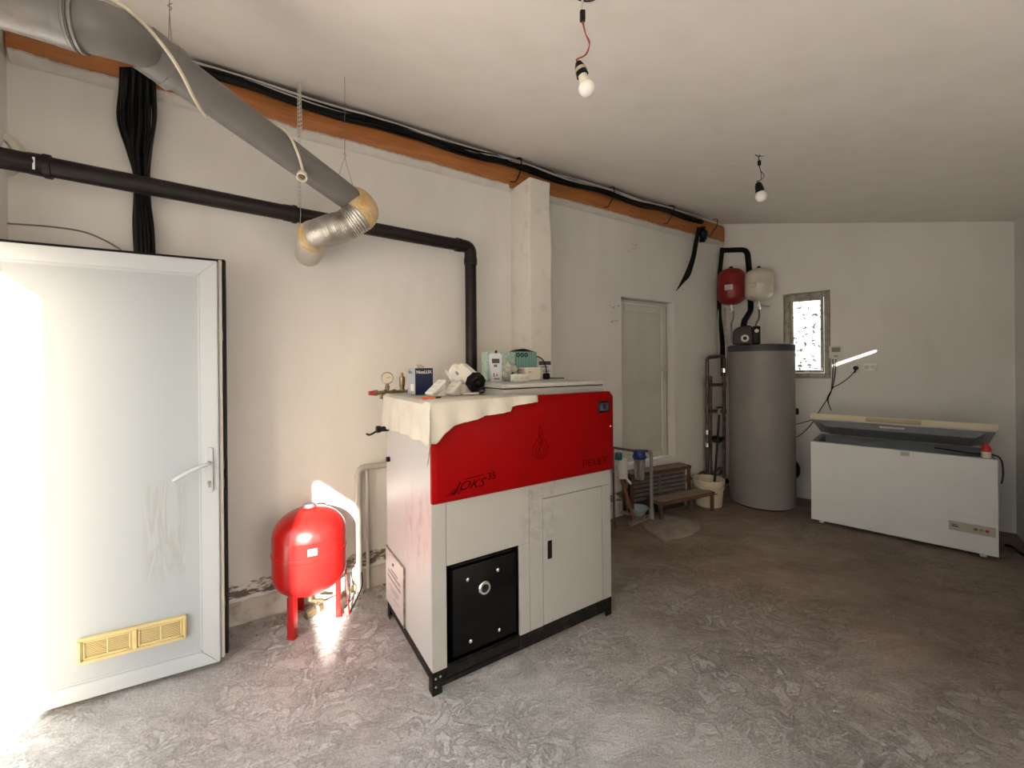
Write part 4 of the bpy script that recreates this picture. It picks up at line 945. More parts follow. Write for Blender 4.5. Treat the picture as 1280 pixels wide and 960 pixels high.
# loose ends near the far corner
le = thing_w('loose_cable_ends', on_left(870, 300, .1), 'short cluster of black cable ends drooping from the beam above the inner door', 'cables')
for k in range(6):
    dx = k*1.1
    P = [on_left(872+dx*.6, 284, .14), on_left(868+dx*.8, 302, .10), on_left(864+dx*.9, 322, .05), on_left(856+dx*1.5-k*.3, 343, .04+.012*(k % 3)), on_left(846+k*2.3, 363-k*2.6, .05+.012*(k % 3))]
    mb = MB(); mb.tube(P, .006, 7, smooth=6); mb.build('cable', M_cable, le)
mb = MB(); pk = on_left(879, 290, .15); mb.tube([pk+Vector((0, 0, .06)), pk, pk-Vector((0, 0, .08)), pk-Vector((.04, 0, .11))], [.03, .05, .04, .02], 12, smooth=3); mb.build('taped_knot', M_cable, le)
# thin conduit cable above the door
tc_ = thing_w('thin_wall_cable', on_left(90, 288), 'thin dusty cable stapled to the wall just above the open door', 'cable')
mb = MB(); mb.tube([on_left(-10, 278, .008), on_left(35, 281, .008), on_left(70, 284, .008), on_left(105, 290, .008), on_left(130, 300, .01), on_left(150, 312, .012), on_left(158, 322, .012)], .0045, 7, smooth=5); mb.build('cable', mat('dusty_cable', (.25, .22, .19), .6), tc_)
# round wall ventilator at the picture's left edge
rv = on_left(-12, 190); ve = empty('wall_ventilator', rv, LROT, 'round cream ventilator cover high on the wall above the open door', 'vent')
mb = MB(); mb.lathe([(.085, 0), (.125, 0), (.125, .012), (.11, .03), (.085, .035), (.085, 0)], 36, Matrix.Rotation(R(90), 4, 'X')); mb.build('cover_ring', M_cream, ve)
mb = MB(); mb.lathe([(0, .05), (.06, .046), (.078, .036), (.078, .03), (0, .03)], 30, Matrix.Rotation(R(90), 4, 'X')); mb.build('cover_disc', M_cream, ve)
mb = MB(); mb.cyl((0, -.03, 0), (0, 0, 0), .05); mb.build('neck', M_black, ve)

# ------------------------------------------------------------------ hanging bulbs
M_bulb = mat('opal_bulb', (.85, .82, .78), .25)
def bulb(px, py_top, py_sock, px_sock, px_b, py_b, diam_px, label, red):
    tp = on_ceil(px, py_top); Y = tp.y
    sck = at_depth(px_sock, py_sock, Y); bl = at_depth(px_b, py_b, Y); rad = diam_px/2/F*Y*.93
    o = thing_w('hanging_bulb', tp, label, 'light bulb', 'bare bulbs hanging from the ceiling')
    dv = (bl-sck); Ld = dv.length; M = Matrix.Translation(sck) @ dv.to_track_quat('Z', 'Y').to_matrix().to_4x4()
    k = rad
    mb = MB(); mb.lathe([(0, -.45*k), (.35*k, -.4*k), (.58*k, .1*k), (.74*k, 1.3*k), (.66*k, 1.32*k), (0, 1.0*k)], 20, M); sk = mb.build('lamp_holder', M_black, o)
    if red: mb = MB(); mb.lathe([(.63*k, .35*k), (.665*k, .35*k), (.72*k, .75*k), (.66*k, .75*k)], 20, M); mb.build('rating_label', mat('tan_label', (.45, .36, .26), .6), sk)
    c = Ld
    mb = MB(); mb.lathe([(0, 1.25*k), (.54*k, 1.25*k), (.60*k, c-1.05*k), (.72*k, c-.72*k), (.5*k, c-.7*k)], 20, M); mb.build('bulb_neck', M_cream, o)
    prof = [(.56*k, c-.84*k)]+[(k*math.sin(a), c-k*math.cos(a)) for a in [R(35+145*i/10) for i in range(11)]]
    prof[-1] = (0, c+k); mb = MB(); mb.lathe(prof, 28, M); mb.build('bulb', M_bulb, o)
    H_ = (tp.z-sck.z)
    mb = MB()
    mk_ = mat('red_flex', (.30, .04, .03), .4) if red else M_cable
    top = sck+Vector((0, 0, .3*k)) if False else sck - dv.normalized()*.4*k
    cc = tp-Vector((0, 0, H_*.36))
    w = H_*.12
    for q_ in (-1, 1):
        mb.tube([cc+Vector((q_*.002, 0, 0)), cc+Vector((w*.35, 0, -H_*.18)), cc+Vector((w*(.8 if red else .9+q_*.5), q_*.004, -H_*.32)), cc+Vector((w*(.35+q_*.05), 0, -H_*.48)), top+Vector((-.004+q_*.002, 0, .012)), top], .0022, 7, smooth=5)
    mb.build('flex', mk_, o)
    mb = MB(); mb.box(-.010, .010, -.008, .008, -H_*.36, -H_*.20, .003, Matrix.Translation(tp)); mb.build('terminal', M_black, o)
    mb = MB(); mb.tube([tp+Vector((.004, 0, 0)), tp+Vector((-.004, 0, -H_*.12)), tp+Vector((.0, 0, -H_*.21))], .0045 if red else .003, 7, smooth=4); mb.build('feed_wire', M_cable_w if red else M_cable, o)
    mb = MB(); mb.tube([tp+Vector((-.03, 0, -.002)), tp+Vector((-.01, 0, -.012)), tp+Vector((.02, .01, -.008)), tp+Vector((.05, .01, -.002))], .003, 7, smooth=4); mb.build('wire_stub', M_cable, o)
    mb = MB(); mb.lathe([(0, -.006), (.022, -.005), (.03, 0), (0, 0)], 14, Matrix.Translation(tp+Vector((.03, 0, 0)))); mb.build('plaster_patch', M_ceil, o)
bulb(728, -4, 82, 724, 733.5, 110.5, 22, 'nearer bare bulb in a black holder on twisted red flex', True)
bulb(949, 193, 231, 948, 951.5, 245.5, 15, 'farther bare bulb in a black holder on thin black flex', False)

# ------------------------------------------------------------------ red floor pressure vessel
vx = Vector((-1.285, 2.585, 0)); pv = empty('pressure_vessel', vx, R(0), 'red upright pressure vessel on three legs beside the open door', 'pressure vessel')
rv_ = .212; prof = [(0, .725), (.05, .722)]
for k in range(9): a = R(80-80*k/8); prof.append((rv_*math.cos(a)*.98+.003, .565+.155*math.sin(a)))
prof += [(rv_, .565), (rv_, .475), (rv_+.004, .470), (rv_+.004, .455), (rv_, .450), (rv_, .33)]
for k in range(1, 10): a = R(90*k/9); prof.append((rv_*math.cos(a), .33-.14*math.sin(a)))
prof[-1] = (0, .19)
mb = MB(); mb.lathe(prof, 48); sh = mb.build('shell', M_red_paint, pv)
mb = MB(); mb.lathe([(0, .742), (.028, .742), (.034, .735), (.036, .722), (0, .718)], 24); mb.build('top_cap', mat('grey_cap', (.06, .06, .07), .5), pv)
legs = [at_height(365, 801), at_height(436, 768)]
for i, a in enumerate((R(-100), R(20), R(140))):
    Mx = Matrix.Rotation(a, 4, 'Z') @ Matrix.Translation((.175, 0, 0)); 
    mb = MB(); mb.box(.0, .004, -.024, .024, 0, .26, .001, Mx @ Matrix.Rotation(R(-2), 4, 'Y')); mb.box(-.028, .003, -.024, -.020, 0, .24, .001, Mx); mb.box(-.028, .003, .020, .024, 0, .24, .001, Mx); mb.box(-.03, .01, -.026, .026, 0, .004, .001, Mx)
    mb.build('leg', M_red_paint, pv)
ac = R(-60); mb = MB()
t = bmesh.new(); W_ = .24; pr = None
for k in range(9):
    a = ac-W_/2+W_*k/8; vs = [t.verts.new(((rv_+.0015)*math.cos(a), (rv_+.0015)*math.sin(a), z)) for z in (.495, .535)]
    if pr: t.faces.new((pr[0], vs[0], vs[1], pr[1]))
    pr = vs
mb.add(t); mb.build('rating_label', mat('silver_label', (.55, .52, .48), .5, col2=(.3, .29, .28), scale=60), sh, smooth=False)
mb = MB(); mb.cyl((0, 0, .13), (0, 0, .195), .016); mb.cyl((0, 0, .13), (.06, .05, .10), .012); mb.build('connector', M_brass, pv)

# pipes by the wall right of the vessel
P1 = at_height(452, 716); 
wp = thing_w('grey_riser_pipe', P1, 'grey plastic riser pipe on the wall between red vessel and boiler', 'pipe')
M_gp = mat('grey_pvc_pipe', (.50, .48, .44), .45, col2=(.42, .40, .36), scale=6)
top = Vector((P1.x, P1.y, 0)) ; top = on_left(448, 585, .05); botp = Vector((top.x, top.y, .02))
mb = MB(); mb.tube(bend([botp, top, top+LD*.30], .05), .021, 16); mb.build('pipe', M_gp, wp)
mb = MB(); mb.cyl(botp+Vector((.055, .02, 0)), top+Vector((.055, .02, -.02)), .013, seg=12); mb.build('shadow_pipe', M_gp, wp)  # thin pipe standing in for the shadow line beside the riser
mb = MB(); mb.cyl(top-Vector((0, 0, .09)), top-Vector((0, 0, .05)), .025); mb.build('collar', M_gp, wp)
fpA = at_height(384, 768, .03); fpB = botp+Vector((0, 0, .02))
fp = thing_w('floor_pipe', fpA, 'dusty pipe lying on the floor along the wall under the red vessel', 'pipe')
mb = MB(); mb.tube([fpA, fpA.lerp(fpB, .5), fpB-LD*.03], .022, 14); mb.build('pipe', mat('dusty_pipe', (.45, .36, .25), .7, col2=(.3, .23, .16), scale=20), fp)
mb = MB(); dd = (fpB-fpA).normalized(); mb.cyl(fpA-dd*.01, fpA+dd*.05, .029, seg=8); mb.cyl(fpA+dd*.07, fpA+dd*.10, .027, seg=8); mb.build('coupling', M_brass, fp)
rw = thing_w('red_wires', at_height(440, 765), 'thin red and black wires looping to the floor behind the red vessel', 'wires')
for k, (a, b_, c) in enumerate((((420, 740), (424, 752), (428, 768)), ((431, 690), (434, 740), (437, 768)), ((452, 715), (452, 735), (437, 766)), ((436, 730), (437, 748), (431, 760)))):
    mb = MB(); D_ = 2.78; mb.tube([at_depth(a[0], a[1], D_), at_depth(b_[0], b_[1], D_-.04), at_height(c[0], c[1], .01)], .0045, 7, smooth=5); mb.build('wire', M_redcap if k < 2 else M_cable, rw)

# ------------------------------------------------------------------ hot water tank
tk = Vector((2.86, 4.71, 0)); tank = empty('hot_water_tank', tk, 0, 'tall grey cylindrical hot water tank with a dark rim beside the window', 'water tank')
rt = .327
mb = MB(); mb.lathe([(0, .02), (rt-.01, .02), (rt, .035), (rt, 1.735), (0, 1.735)], 64); mb.build('jacket', mat('grey_vinyl', (.22, .205, .195), .5, col2=(.25, .235, .22), scale=2, bump=.15, bscale=20), tank)
mb = MB(); mb.lathe([(0, 1.735), (rt+.003, 1.735), (rt+.003, 1.80), (rt-.01, 1.81), (0, 1.815)], 64); mb.build('rim', mat('dark_slate_rim', (.03, .033, .042), .5), tank)
mb = MB(); mb.lathe([(0, 0), (rt-.03, 0), (rt-.03, .02), (0, .02)], 40); mb.build('base_ring', M_black, tank)
ar = R(-14)
mb = MB(); mb.lathe([(0, 0), (.10, 0), (.10, .03), (.075, .05), (0, .05)], 28, Matrix.Rotation(R(-12), 4, 'Z') @ Matrix.Translation((rt-.012, 0, .40)) @ Matrix.Rotation(R(90), 4, 'Y') @ Matrix.Scale(1.0, 4)); mb.build('flange_cover', M_black, tank)
mb = MB(); mb.box(rt-.005, rt+.05, -.03, .03, 1.02, 1.09, .01, Matrix.Rotation(R(-12), 4, 'Z'), seg=2); mb.build('thermostat_housing', M_black, tank)
mb = MB(); mb.cyl(Vector((rt-.004, 0, 1.53)), Vector((rt+.03, 0, 1.53)), .02, seg=14); mb.build('port', M_chrome, tank)
bmesh_dummy = None
mb = MB(); P = Vector((-.10, -.31, 1.64)); mb.cyl(P, P+Vector((-.004, -.012, 0)), .008, seg=10); mb.build('rivet', M_steel, tank)
# pump station on the tank
pc = at_plane(933, 431, Vector((0, 0, 1.816)), Vector((0, 0, 1)))
pc = Vector((2.60, 4.62, 1.816)); kx = (933-CX)/F; pc.x = kx*pc.y*1.0
pu = empty('pump_station', pc, R(-24), 'black insulated pump station with a silver dial on top of the tank', 'pump')
mb = MB(); mb.prism([(-.13, 0), (.055, 0), (.055, .19), (.03, .21), (-.07, .20), (-.115, .175), (-.13, .15)], -.07, .07, .01, STAND); mb.build('shell', mat('pump_foam', (.035, .03, .028), .7), pu)
mb = MB(); mb.box(.058, .135, -.06, .06, 0, .20, .015, seg=2); mb.build('shell_cover', M_black, pu)
mb = MB(); mb.lathe([(.018, 0), (.040, 0), (.040, .012), (.018, .012), (.018, 0)], 24, Matrix.Translation((-.02, -.070, .065)) @ Matrix.Rotation(R(90), 4, 'X')); mb.build('dial', mat('dial_silver', (.6, .58, .54), .4), pu)
mb = MB(); mb.lathe([(0, 0), (.019, 0), (.019, .02), (0, .02)], 16, Matrix.Translation((-.02, -.070, .065)) @ Matrix.Rotation(R(90), 4, 'X')); mb.build('dial_hub', M_black, pu)
mb = MB(); mb.lathe([(0, 0), (.020, 0), (.020, .012), (0, .012)], 20, Matrix.Translation((.095, -.061, .145)) @ Matrix.Rotation(R(90), 4, 'X')); mb.build('small_gauge', mat('dial_silver', (.6, .58, .54), .4), pu)

# ------------------------------------------------------------------ wall vessels and corner pipes
def wall_vessel(px, py, Y, dpx, h, m, label, name='expansion_vessel', mlabel=None):
    k = at_depth(px, py, Y); r = dpx/2/F*Y/math.sqrt(1+((px-CX)/F)**2)
    o = empty(name, (k.x, k.y, k.z-h/2), BROT, label, 'expansion vessel')
    hh = h/2; pr = [(0, h), (r*.2, h-.002)]
    for i in range(7): a = R(75-75*i/6); pr.append((r*math.cos(a), h-.10+.10*math.sin(a)))
    pr += [(r, hh+.006), (r+.002, hh), (r, hh-.006)]
    for i in range(8): a = R(90*i/7); pr.append((r*math.cos(a), .10-.10*math.sin(a)))
    pr[-1] = (0, 0)
    mb = MB(); mb.lathe(pr, 40); sh = mb.build('shell', m, o)
    mb = MB(); mb.cyl((0, 0, -.05), (0, 0, .01), .018, seg=12); mb.cyl((0, 0, -.065), (0, 0, -.03), .026, seg=8); mb.cyl((0, 0, -.10), (0, 0, -.06), .016, seg=10); mb.build('connector', M_chrome, o)
    mb = MB(); mb.lathe([(0, h+.02), (.02, h+.02), (.022, h), (0, h-.004)], 14); mb.build('valve_cap', M_black, o)
    mb = MB(); mb.box(-.03, .03, r-.02, r+.045, hh+.05, hh+.09, .003); mb.build('bracket', M_steel, o)
    return o, r, h
M_redv = mat('dull_red_enamel', (.20, .006, .006), .38)
M_whv = mat('cream_enamel', (.62, .57, .47), .4)
o, r, h = wall_vessel(914, 358.5, 5.10, 35, .46, M_redv, 'red expansion vessel mounted in the far corner above the tank')
mb = MB(); mb.box(-.06, .03, -r-.004, -r+.02, .17, .235, .001, Matrix.Rotation(R(8), 4, 'Z')); mb.build('rating_label', mat('silver_label', (.55, .52, .48), .5), o, smooth=False)
redv = o
o, r, h = wall_vessel(948.5, 356, 4.93, 37, .40, M_whv, 'cream white expansion vessel mounted beside the red one above the tank')
mb = MB(); mb.tube([Vector((-.07, -r-.002, .16)), Vector((-.03, -r-.004, .155)), Vector((0, -r-.004, .17)), Vector((-.01, -r-.004, .20)), Vector((-.03, -r-.004, .20))], .003, 6, smooth=4); mb.build('emblem', mat('faint_grey', (.38, .35, .3), .6), o)
mb = MB(); mb.cyl((.02, 0, -.05), (.11, 0, -.07), .012, seg=10); mb.cyl((.11, -.02, -.075), (.11, .02, -.065), .008, seg=8); mb.build('side_tap', M_chrome, o)
whv = o
def cpipe(name, label, pts, r, m, bendr=.05, cat='pipe', pname='pipe', seg=12):
    o = thing_w(name, pts[0], label, cat); mb = MB(); mb.tube(bend([Vector(p) for p in pts], bendr), r, seg); mb.build(pname, m, o); return o
cpipe('insulated_pipe', 'black insulated pipe looping above the red vessel down into the pump station',
      [at_depth(901, 313, 5.20), at_depth(934, 312, 5.18), at_depth(937, 345, 5.18), at_depth(938.5, 388, 5.17), at_depth(930, 402, 4.80), at_depth(929, 415, 4.62), at_depth(929, 421, 4.62)], .032, M_foam, .08)
cpipe('insulated_pipe', 'black insulated pipe running down the corner left of the red vessel',
      [at_depth(903, 310, 5.26), at_depth(899, 345, 5.28), at_depth(899, 395, 5.28), at_depth(903, 425, 5.22), at_depth(904, 470, 5.2)], .026, M_foam, .1)
cpipe('thin_riser_pipe', 'thin grey pipe in the corner just left of the tank, reaching the beam', [at_depth(897.5, 318, 5.31), at_depth(899, 445, 5.24)], .012, M_gp)
cpipe('thin_riser_pipe', 'thin steel pipe between the corner and the tank below the red vessel', [at_depth(906.5, 385, 5.10), at_depth(908, 470, 5.06)], .011, M_steel)
cpipe('copper_link', 'thin pipe from the red vessel down to the pump station', [at_depth(917, 389, 5.10), at_depth(917, 398, 5.10), at_depth(914, 404, 5.0), at_depth(914.5, 428, 4.86)], .009, M_steel, .03)
cpipe('copper_link', 'thin pipe from the cream vessel tap down to the tank top', [at_depth(949, 386, 4.93), at_depth(949, 398, 4.90), at_depth(945, 405, 4.78), at_depth(946, 428, 4.66)], .010, M_brass, .03)
# pipe rack left of the tank
rk = thing_w('pipe_manifold', at_depth(885, 590, 5.02), 'ladder of brown steel heating pipes on the wall between inner door and tank', 'pipes')
M_rust = mat('brown_steel_pipe', (.07, .05, .042), .5, .4, col2=(.15, .12, .105), scale=15)
La = lambda y: at_depth(884, y, 5.02); Ra = lambda y: at_depth(905, y, 5.06)
mb = MB(); mb.tube(bend([Vector((La(590).x, La(590).y, .10)), La(447), Ra(447)+Vector((.0, 0, .02))], .04), .021, 12); mb.build('pipe', M_rust, rk)
mb = MB(); mb.tube([Vector((La(590).x+.055, La(590).y+.02, .10)), Vector((La(470).x+.055, La(470).y+.02, La(470).z))], .016, 10); mb.build('pipe', M_rust, rk)
mb = MB(); mb.tube([Vector((Ra(590).x, Ra(590).y, .10)), Ra(447)], .020, 12); mb.build('pipe', M_rust, rk)
for y in (481, 514):
    mb = MB(); mb.cyl(La(y), Ra(y), .019, seg=12); mb.build('cross_pipe', M_rust, rk)
    for P in (La(y), Ra(y)): mb = MB(); mb.cyl(P-Vector((0, 0, .03)), P+Vector((0, 0, .03)), .028, seg=8); mb.build('tee_fitting', M_rust, rk)
for y in (463, 540, 556): mb = MB(); P = (La if y != 463 else Ra)(y); mb.cyl(P-Vector((0, 0, .025)), P+Vector((0, 0, .025)), .027, seg=8); mb.build('union_nut', M_chrome, rk)
mb = MB(); P = at_depth(896, 549, 4.98); mb.lathe([(0, -.03), (.055, -.02), (.065, 0), (.055, .02), (0, .03)], 16, Matrix.Translation(P) @ Matrix.Rotation(R(20), 4, 'X')); mb.cyl(P, P+Vector((.10, .05, 0)), .02, seg=10); mb.build('circulation_pump', M_black, rk)
mb = MB(); mb.cyl((La(590).x-.02, La(590).y, .15), (Ra(590).x+.04, Ra(590).y, .15), .03, seg=10); mb.build('bottom_header', M_black, rk)

# ------------------------------------------------------------------ bucket and pole
bk = Vector((2.225, 4.66, 0)); bu = empty('plastic_bucket', bk, 0, 'cream plastic paint bucket standing left of the tank', 'bucket')
M_bu = mat('bucket_plastic', (.60, .53, .40), .45, col2=(.50, .43, .32), scale=9)
mb = MB(); mb.lathe([(0, .0), (.130, .0), (.136, .008), (.155, .255), (.166, .258), (.168, .30), (.160, .302), (.156, .26), (.132, .012), (0, .012)], 40); mb.build('body', M_bu, bu)
mb = MB(); mb.lathe([(.1555, .215), (.164, .216), (.164, .224), (.1555, .225)], 40); mb.build('rim_rib', M_bu, bu)
mb = MB(); mb.tube([(.165*math.cos(a), .165*math.sin(a), .225-.035*math.sin((a-R(200))/R(140)*math.pi)) for a in [R(200+140*k/16) for k in range(17)]], .003, 6); mb.build('handle', M_bu, bu)
mb = MB(); mb.box(-.03, .03, -.149, -.143, .16, .168); mb.build('grip_slot', M_black, bu)
pl = thing_w('black_pole', at_depth(900, 596, 4.66), 'black pole with a T-shaped cap standing in the cream bucket', 'pole')
a_ = Vector((bk.x+.06, bk.y+.02, .014)); b_ = at_depth(899, 518, 4.72)
mb = MB(); mb.cyl(a_, b_, .012, seg=12); mb.build('shaft', M_black, pl)
mb = MB(); mb.cyl(b_, b_+Vector((0, 0, .07)), .014, seg=10); mb.build('ferrule', M_steel, pl)
mb = MB(); mb.cyl(b_+Vector((-.035, 0, .078)), b_+Vector((.035, 0, .078)), .011, seg=10); mb.build('cap', M_black, pl)

# ------------------------------------------------------------------ steps to the inner door
SA = R(25.5); M_tread = mat('worn_tread', (.22, .17, .135), .7, col2=(.34, .28, .23), scale=7, lo=.4, hi=.7, stretch=(1, 4, 1)); M_ang = mat('rusty_angle', (.07, .035, .025), .7, col2=(.14, .07, .05), scale=20)
st_ = empty('door_steps', (1.484, 4.118, 0), SA, 'two brown metal framed steps with worn treads below the inner door', 'steps')
def tread(x0, y0, L_, D_, z, legs_):
    mb = MB(); mb.box(x0+.012, x0+L_-.012, y0+.012, y0+D_-.012, z-.022, z, .004); mb.build('tread', M_tread, st_)
    mb = MB()
    for bx_ in ((x0, x0+L_, y0, y0+.011), (x0, x0+L_, y0+D_-.011, y0+D_), (x0, x0+.011, y0+.011, y0+D_-.011), (x0+L_-.011, x0+L_, y0+.011, y0+D_-.011)): mb.box(*bx_, z-.034, z+.002, .002)
    mb.build('tread_frame', M_ang, st_)
    for (lx, ly) in legs_: mb = MB(); mb.box(lx, lx+.03, ly, ly+.03, 0, z-.034, .003); mb.build('leg', M_ang, st_)
tread(0, 0, .79, .20, .205, ((.005, .005), (.755, .005), (.005, .165), (.60, .165)))
UX, UY = -.19, .204
tread(UX, UY, .86, .165, .462, ((UX+.005, UY+.005), (UX+.825, UY+.005), (UX+.005, UY+.13), (UX+.825, UY+.13)))
# grey slatted crate under the upper step
ck = empty('slatted_crate', (1.484, 4.118, 0), SA, 'dark grey slatted crate pushed under the upper step', 'crate')
M_cr = mat('grey_crate', (.12, .11, .10), .6, col2=(.18, .165, .15), scale=12)
cx0, cx1, cy0 = UX+.06, UX+.80, UY+.045
for side in (0, 1):
    xa = cx0 if side == 0 else (cx0+cx1)/2+.012; xb = (cx0+cx1)/2-.012 if side == 0 else cx1
    for k in range(6):
        mb = MB(); mb.box(xa, xb, cy0, cy0+.012, .16+.045*k, .19+.045*k, .003); mb.build('slat', M_cr, ck)
mb = MB(); mb.box((cx0+cx1)/2-.014, (cx0+cx1)/2+.014, cy0-.008, cy0+.014, .012, .42, .003); mb.box(cx0-.015, cx0+.003, cy0-.004, cy0+.014, .012, .42); mb.box(cx1-.003, cx1+.012, cy0-.004, cy0+.014, .012, .42); mb.build('corner_post', M_cr, ck)
mb = MB(); mb.box(cx0-.01, cx1+.005, cy0+.014, cy0+.075, .0, .42, .004); mb.build('crate_body', mat('crate_dark', (.03, .027, .025), .8), ck)

# water filter on its stand of pipes
wf0 = at_height(775, 660); WF = Vector((1.20, 4.05, 0))
WFd = 3.98; M_gpd = mat('dull_grey_pipe', (.26, .24, .22), .5)
wf = thing_w('water_filter', (at_depth(798, 600, WFd).x, at_depth(798, 600, WFd).y, 0), 'clear water filter with a blue head hung between two pipes beside the steps', 'water filter')
P = at_depth(799.5, 585, WFd)
Mf = Matrix.Translation((P.x, P.y, at_depth(798, 597, WFd).z-.0))
zt_ = at_depth(798, 572, WFd).z; zb_ = at_depth(798, 599, WFd).z; zh = at_depth(798, 563, WFd).z
MclearP = mat('clear_bowl', (.62, .58, .54), .12); bsdf_of(MclearP).inputs['Transmission Weight'].default_value = .75
mb = MB(); mb.lathe([(0, zb_), (.04, zb_), (.047, zb_+.015), (.056, zt_), (.052, zt_), (.043, zb_+.018), (0, zb_+.006)], 24, Matrix.Translation((P.x, P.y, 0))); mb.build('bowl', MclearP, wf)
mb = MB(); mb.lathe([(.0, zb_+.02), (.026, zb_+.02), (.026, zt_-.01), (0, zt_-.01)], 16, Matrix.Translation((P.x, P.y, 0))); mb.build('cartridge', mat('cartridge', (.42, .37, .33), .8), wf)
mb = MB(); mb.lathe([(0, zt_-.01), (.060, zt_-.01), (.066, zt_), (.066, zt_+.02), (.058, zt_+.022), (.055, zh), (0, zh+.01)], 24, Matrix.Translation((P.x, P.y, 0))); mb.build('filter_head', mat('royal_blue', (.005, .025, .17), .4), wf, label='blue filter head')
Lp = at_depth(766, 560, WFd); Rp = at_depth(814, 563, WFd-.02)
mb = MB(); mb.tube([Vector((Lp.x, Lp.y, zh+.03)), Vector((P.x-.05, P.y, zh-.005)), Vector((P.x+.05, P.y, zh-.005)), Vector((Rp.x, Rp.y, zh-.01))], .012, 10); mb.build('top_pipe', M_rust, wf)
mb = MB(); mb.tube(bend([Vector((Rp.x-.03, Rp.y, zh-.012)), Vector((Rp.x, Rp.y, zh-.014)), Vector((Rp.x, Rp.y, .125))], .03), .016, 14); mb.build('grey_pipe', M_gpd, wf)
mb = MB(); mb.cyl((Rp.x, Rp.y, .11), (Rp.x, Rp.y, .20), .023, seg=14); mb.build('coupling', M_gpd, wf)
mb = MB(); mb.tube([Vector((Lp.x, Lp.y, zh+.03)), Vector((Lp.x+.01, Lp.y, .01))], .012, 10); mb.build('left_pipe', M_rust, wf)
mb = MB(); q_ = at_depth(773, 570, WFd+.05); mb.lathe([(0, -.04), (.035, -.035), (.035, .03), (0, .04)], 16, Matrix.Translation(q_)); mb.build('blue_cap', mat('teal_cap', (.01, .09, .14), .4), wf)

jr = thing_w('white_container', at_depth(776, 590, WFd+.05), 'white plastic container hanging behind the water filter', 'container')
q_ = at_depth(778, 582, WFd+.10)
mb = MB(); mb.box(-.05, .045, -.04, .04, -.13, .09, .015, Matrix.Translation(q_), seg=2); mb.build('body', M_pvc_dull, jr)
mb = MB(); mb.tube([q_+Vector((-.03, 0, .09)), q_+Vector((-.03, 0, .14)), q_+Vector((-.06, 0, .17))], .004, 6); mb.tube([q_+Vector((.03, -.03, -.12)), q_+Vector((.07, -.05, -.17))], .012, 8); mb.build('spout', M_pvc_dull, jr)
# wooden shovel handle leaning, dust pan, bowl, brushwood
sv = thing_w('wooden_handle', at_height(790, 640), 'brown wooden tool handle leaning between boiler and steps', 'tool handle')
mb = MB(); mb.cyl(Vector((at_depth(793, 634, 4.14).x, 4.14, .02)), at_depth(772, 583, 4.12), .018, seg=12); mb.build('shaft', mat('brown_wood', (.17, .07, .035), .6), sv)

bwP = at_height(798, 642, .078)
bw = empty('pale_blue_bowl', (bwP.x, bwP.y, .075), 0, 'small pale blue plastic bowl on the boards beside the steps', 'bowl')
mb = MB(); mb.lathe([(0, 0), (.055, 0), (.06, .006), (.093, .062), (.103, .066), (.101, .070), (.090, .066), (.056, .010), (0, .008)], 32); mb.build('body', mat('pale_blue_plastic2', (.32, .40, .42), .4), bw)
brd = [((772, 634), (814, 655), .034, .0), ((786, 657), (812, 647), .055, .026), ((776, 641), (806, 648), .05, .052)]
for i, (pa, pb_, w_, z_) in enumerate(brd):
    a_ = at_height(*pa, z_); b_ = at_height(*pb_, z_); L_ = (b_-a_).length
    o = MB(); o.box(0, L_, -w_/2, w_/2, 0, .024, .004); e_ = o.build('board_offcut', mat('grey_board', (.30, .25, .20), .8, col2=(.18, .14, .11), scale=10, stretch=(1, 6, 1)))
    e_.location = a_; e_.rotation_euler.z = math.atan2(b_.y-a_.y, b_.x-a_.x)
    tag(e_, ('lowest and longest grey board offcut, lying on the floor under the pale blue bowl', 'middle grey board offcut lying across the other offcuts by the lower step', 'topmost grey board offcut, slanting under the pale blue bowl towards the boiler')[i], 'board', 'board offcuts on the floor by the steps')
rg = at_height(783, 640, .04)
o = MB(); t = bmesh.new(); bmesh.ops.create_icosphere(t, subdivisions=3, radius=1)
for v in t.verts: n_ = 1+.4*noise.noise(v.co*2); v.co = Vector((v.co.x*.07*n_, v.co.y*.05*n_, max(0, v.co.z*.045*n_+.03)))
o.add(t); e_ = o.build('crumpled_rag', mat('rust_rag', (.25, .08, .05), .9, col2=(.12, .06, .05), scale=20)); e_.location = (rg.x-.12, rg.y+.12, 0); tag(e_, 'small rusty red rag on the floor beside the boiler', 'rag')
# low concrete slab / worn mat in front of the steps
t = bmesh.new(); out = [(803, 648), (810, 643), (832, 641), (856, 648), (874, 652), (875, 662), (862, 670), (832, 677), (822, 673), (808, 664), (800, 655)]
pts = [at_height(a, b, .0) for a, b in out]; c_ = sum(pts, Vector())/len(pts)
ra = []
for (k_, z_) in ((1.0, .0), (.99, .016), (.93, .028), (.5, .032)):
    ra.append([t.verts.new(c_+(p-c_)*k_+Vector((0, 0, z_+.003*noise.noise(p*9)))) for p in pts])
for A, B in zip(ra, ra[1:]):
    for k in range(len(pts)): t.faces.new((A[k], A[(k+1) % len(pts)], B[(k+1) % len(pts)], B[k]))
t.faces.new(ra[-1]); bmesh.ops.recalc_face_normals(t, faces=t.faces)
mb = MB(); mb.add(t); bmesh.ops.translate(mb.bm, verts=mb.bm.verts, vec=-Vector((c_.x, c_.y, 0))); e_ = mb.build('cement_slab', mat('brown_cement', (.22, .175, .145), .9, col2=(.30, .25, .21), scale=8, bump=.7, bscale=18)); e_.location = (c_.x, c_.y, 0.001)
tag(e_, 'low lumpy cement slab on the floor in front of the lower step', 'slab')

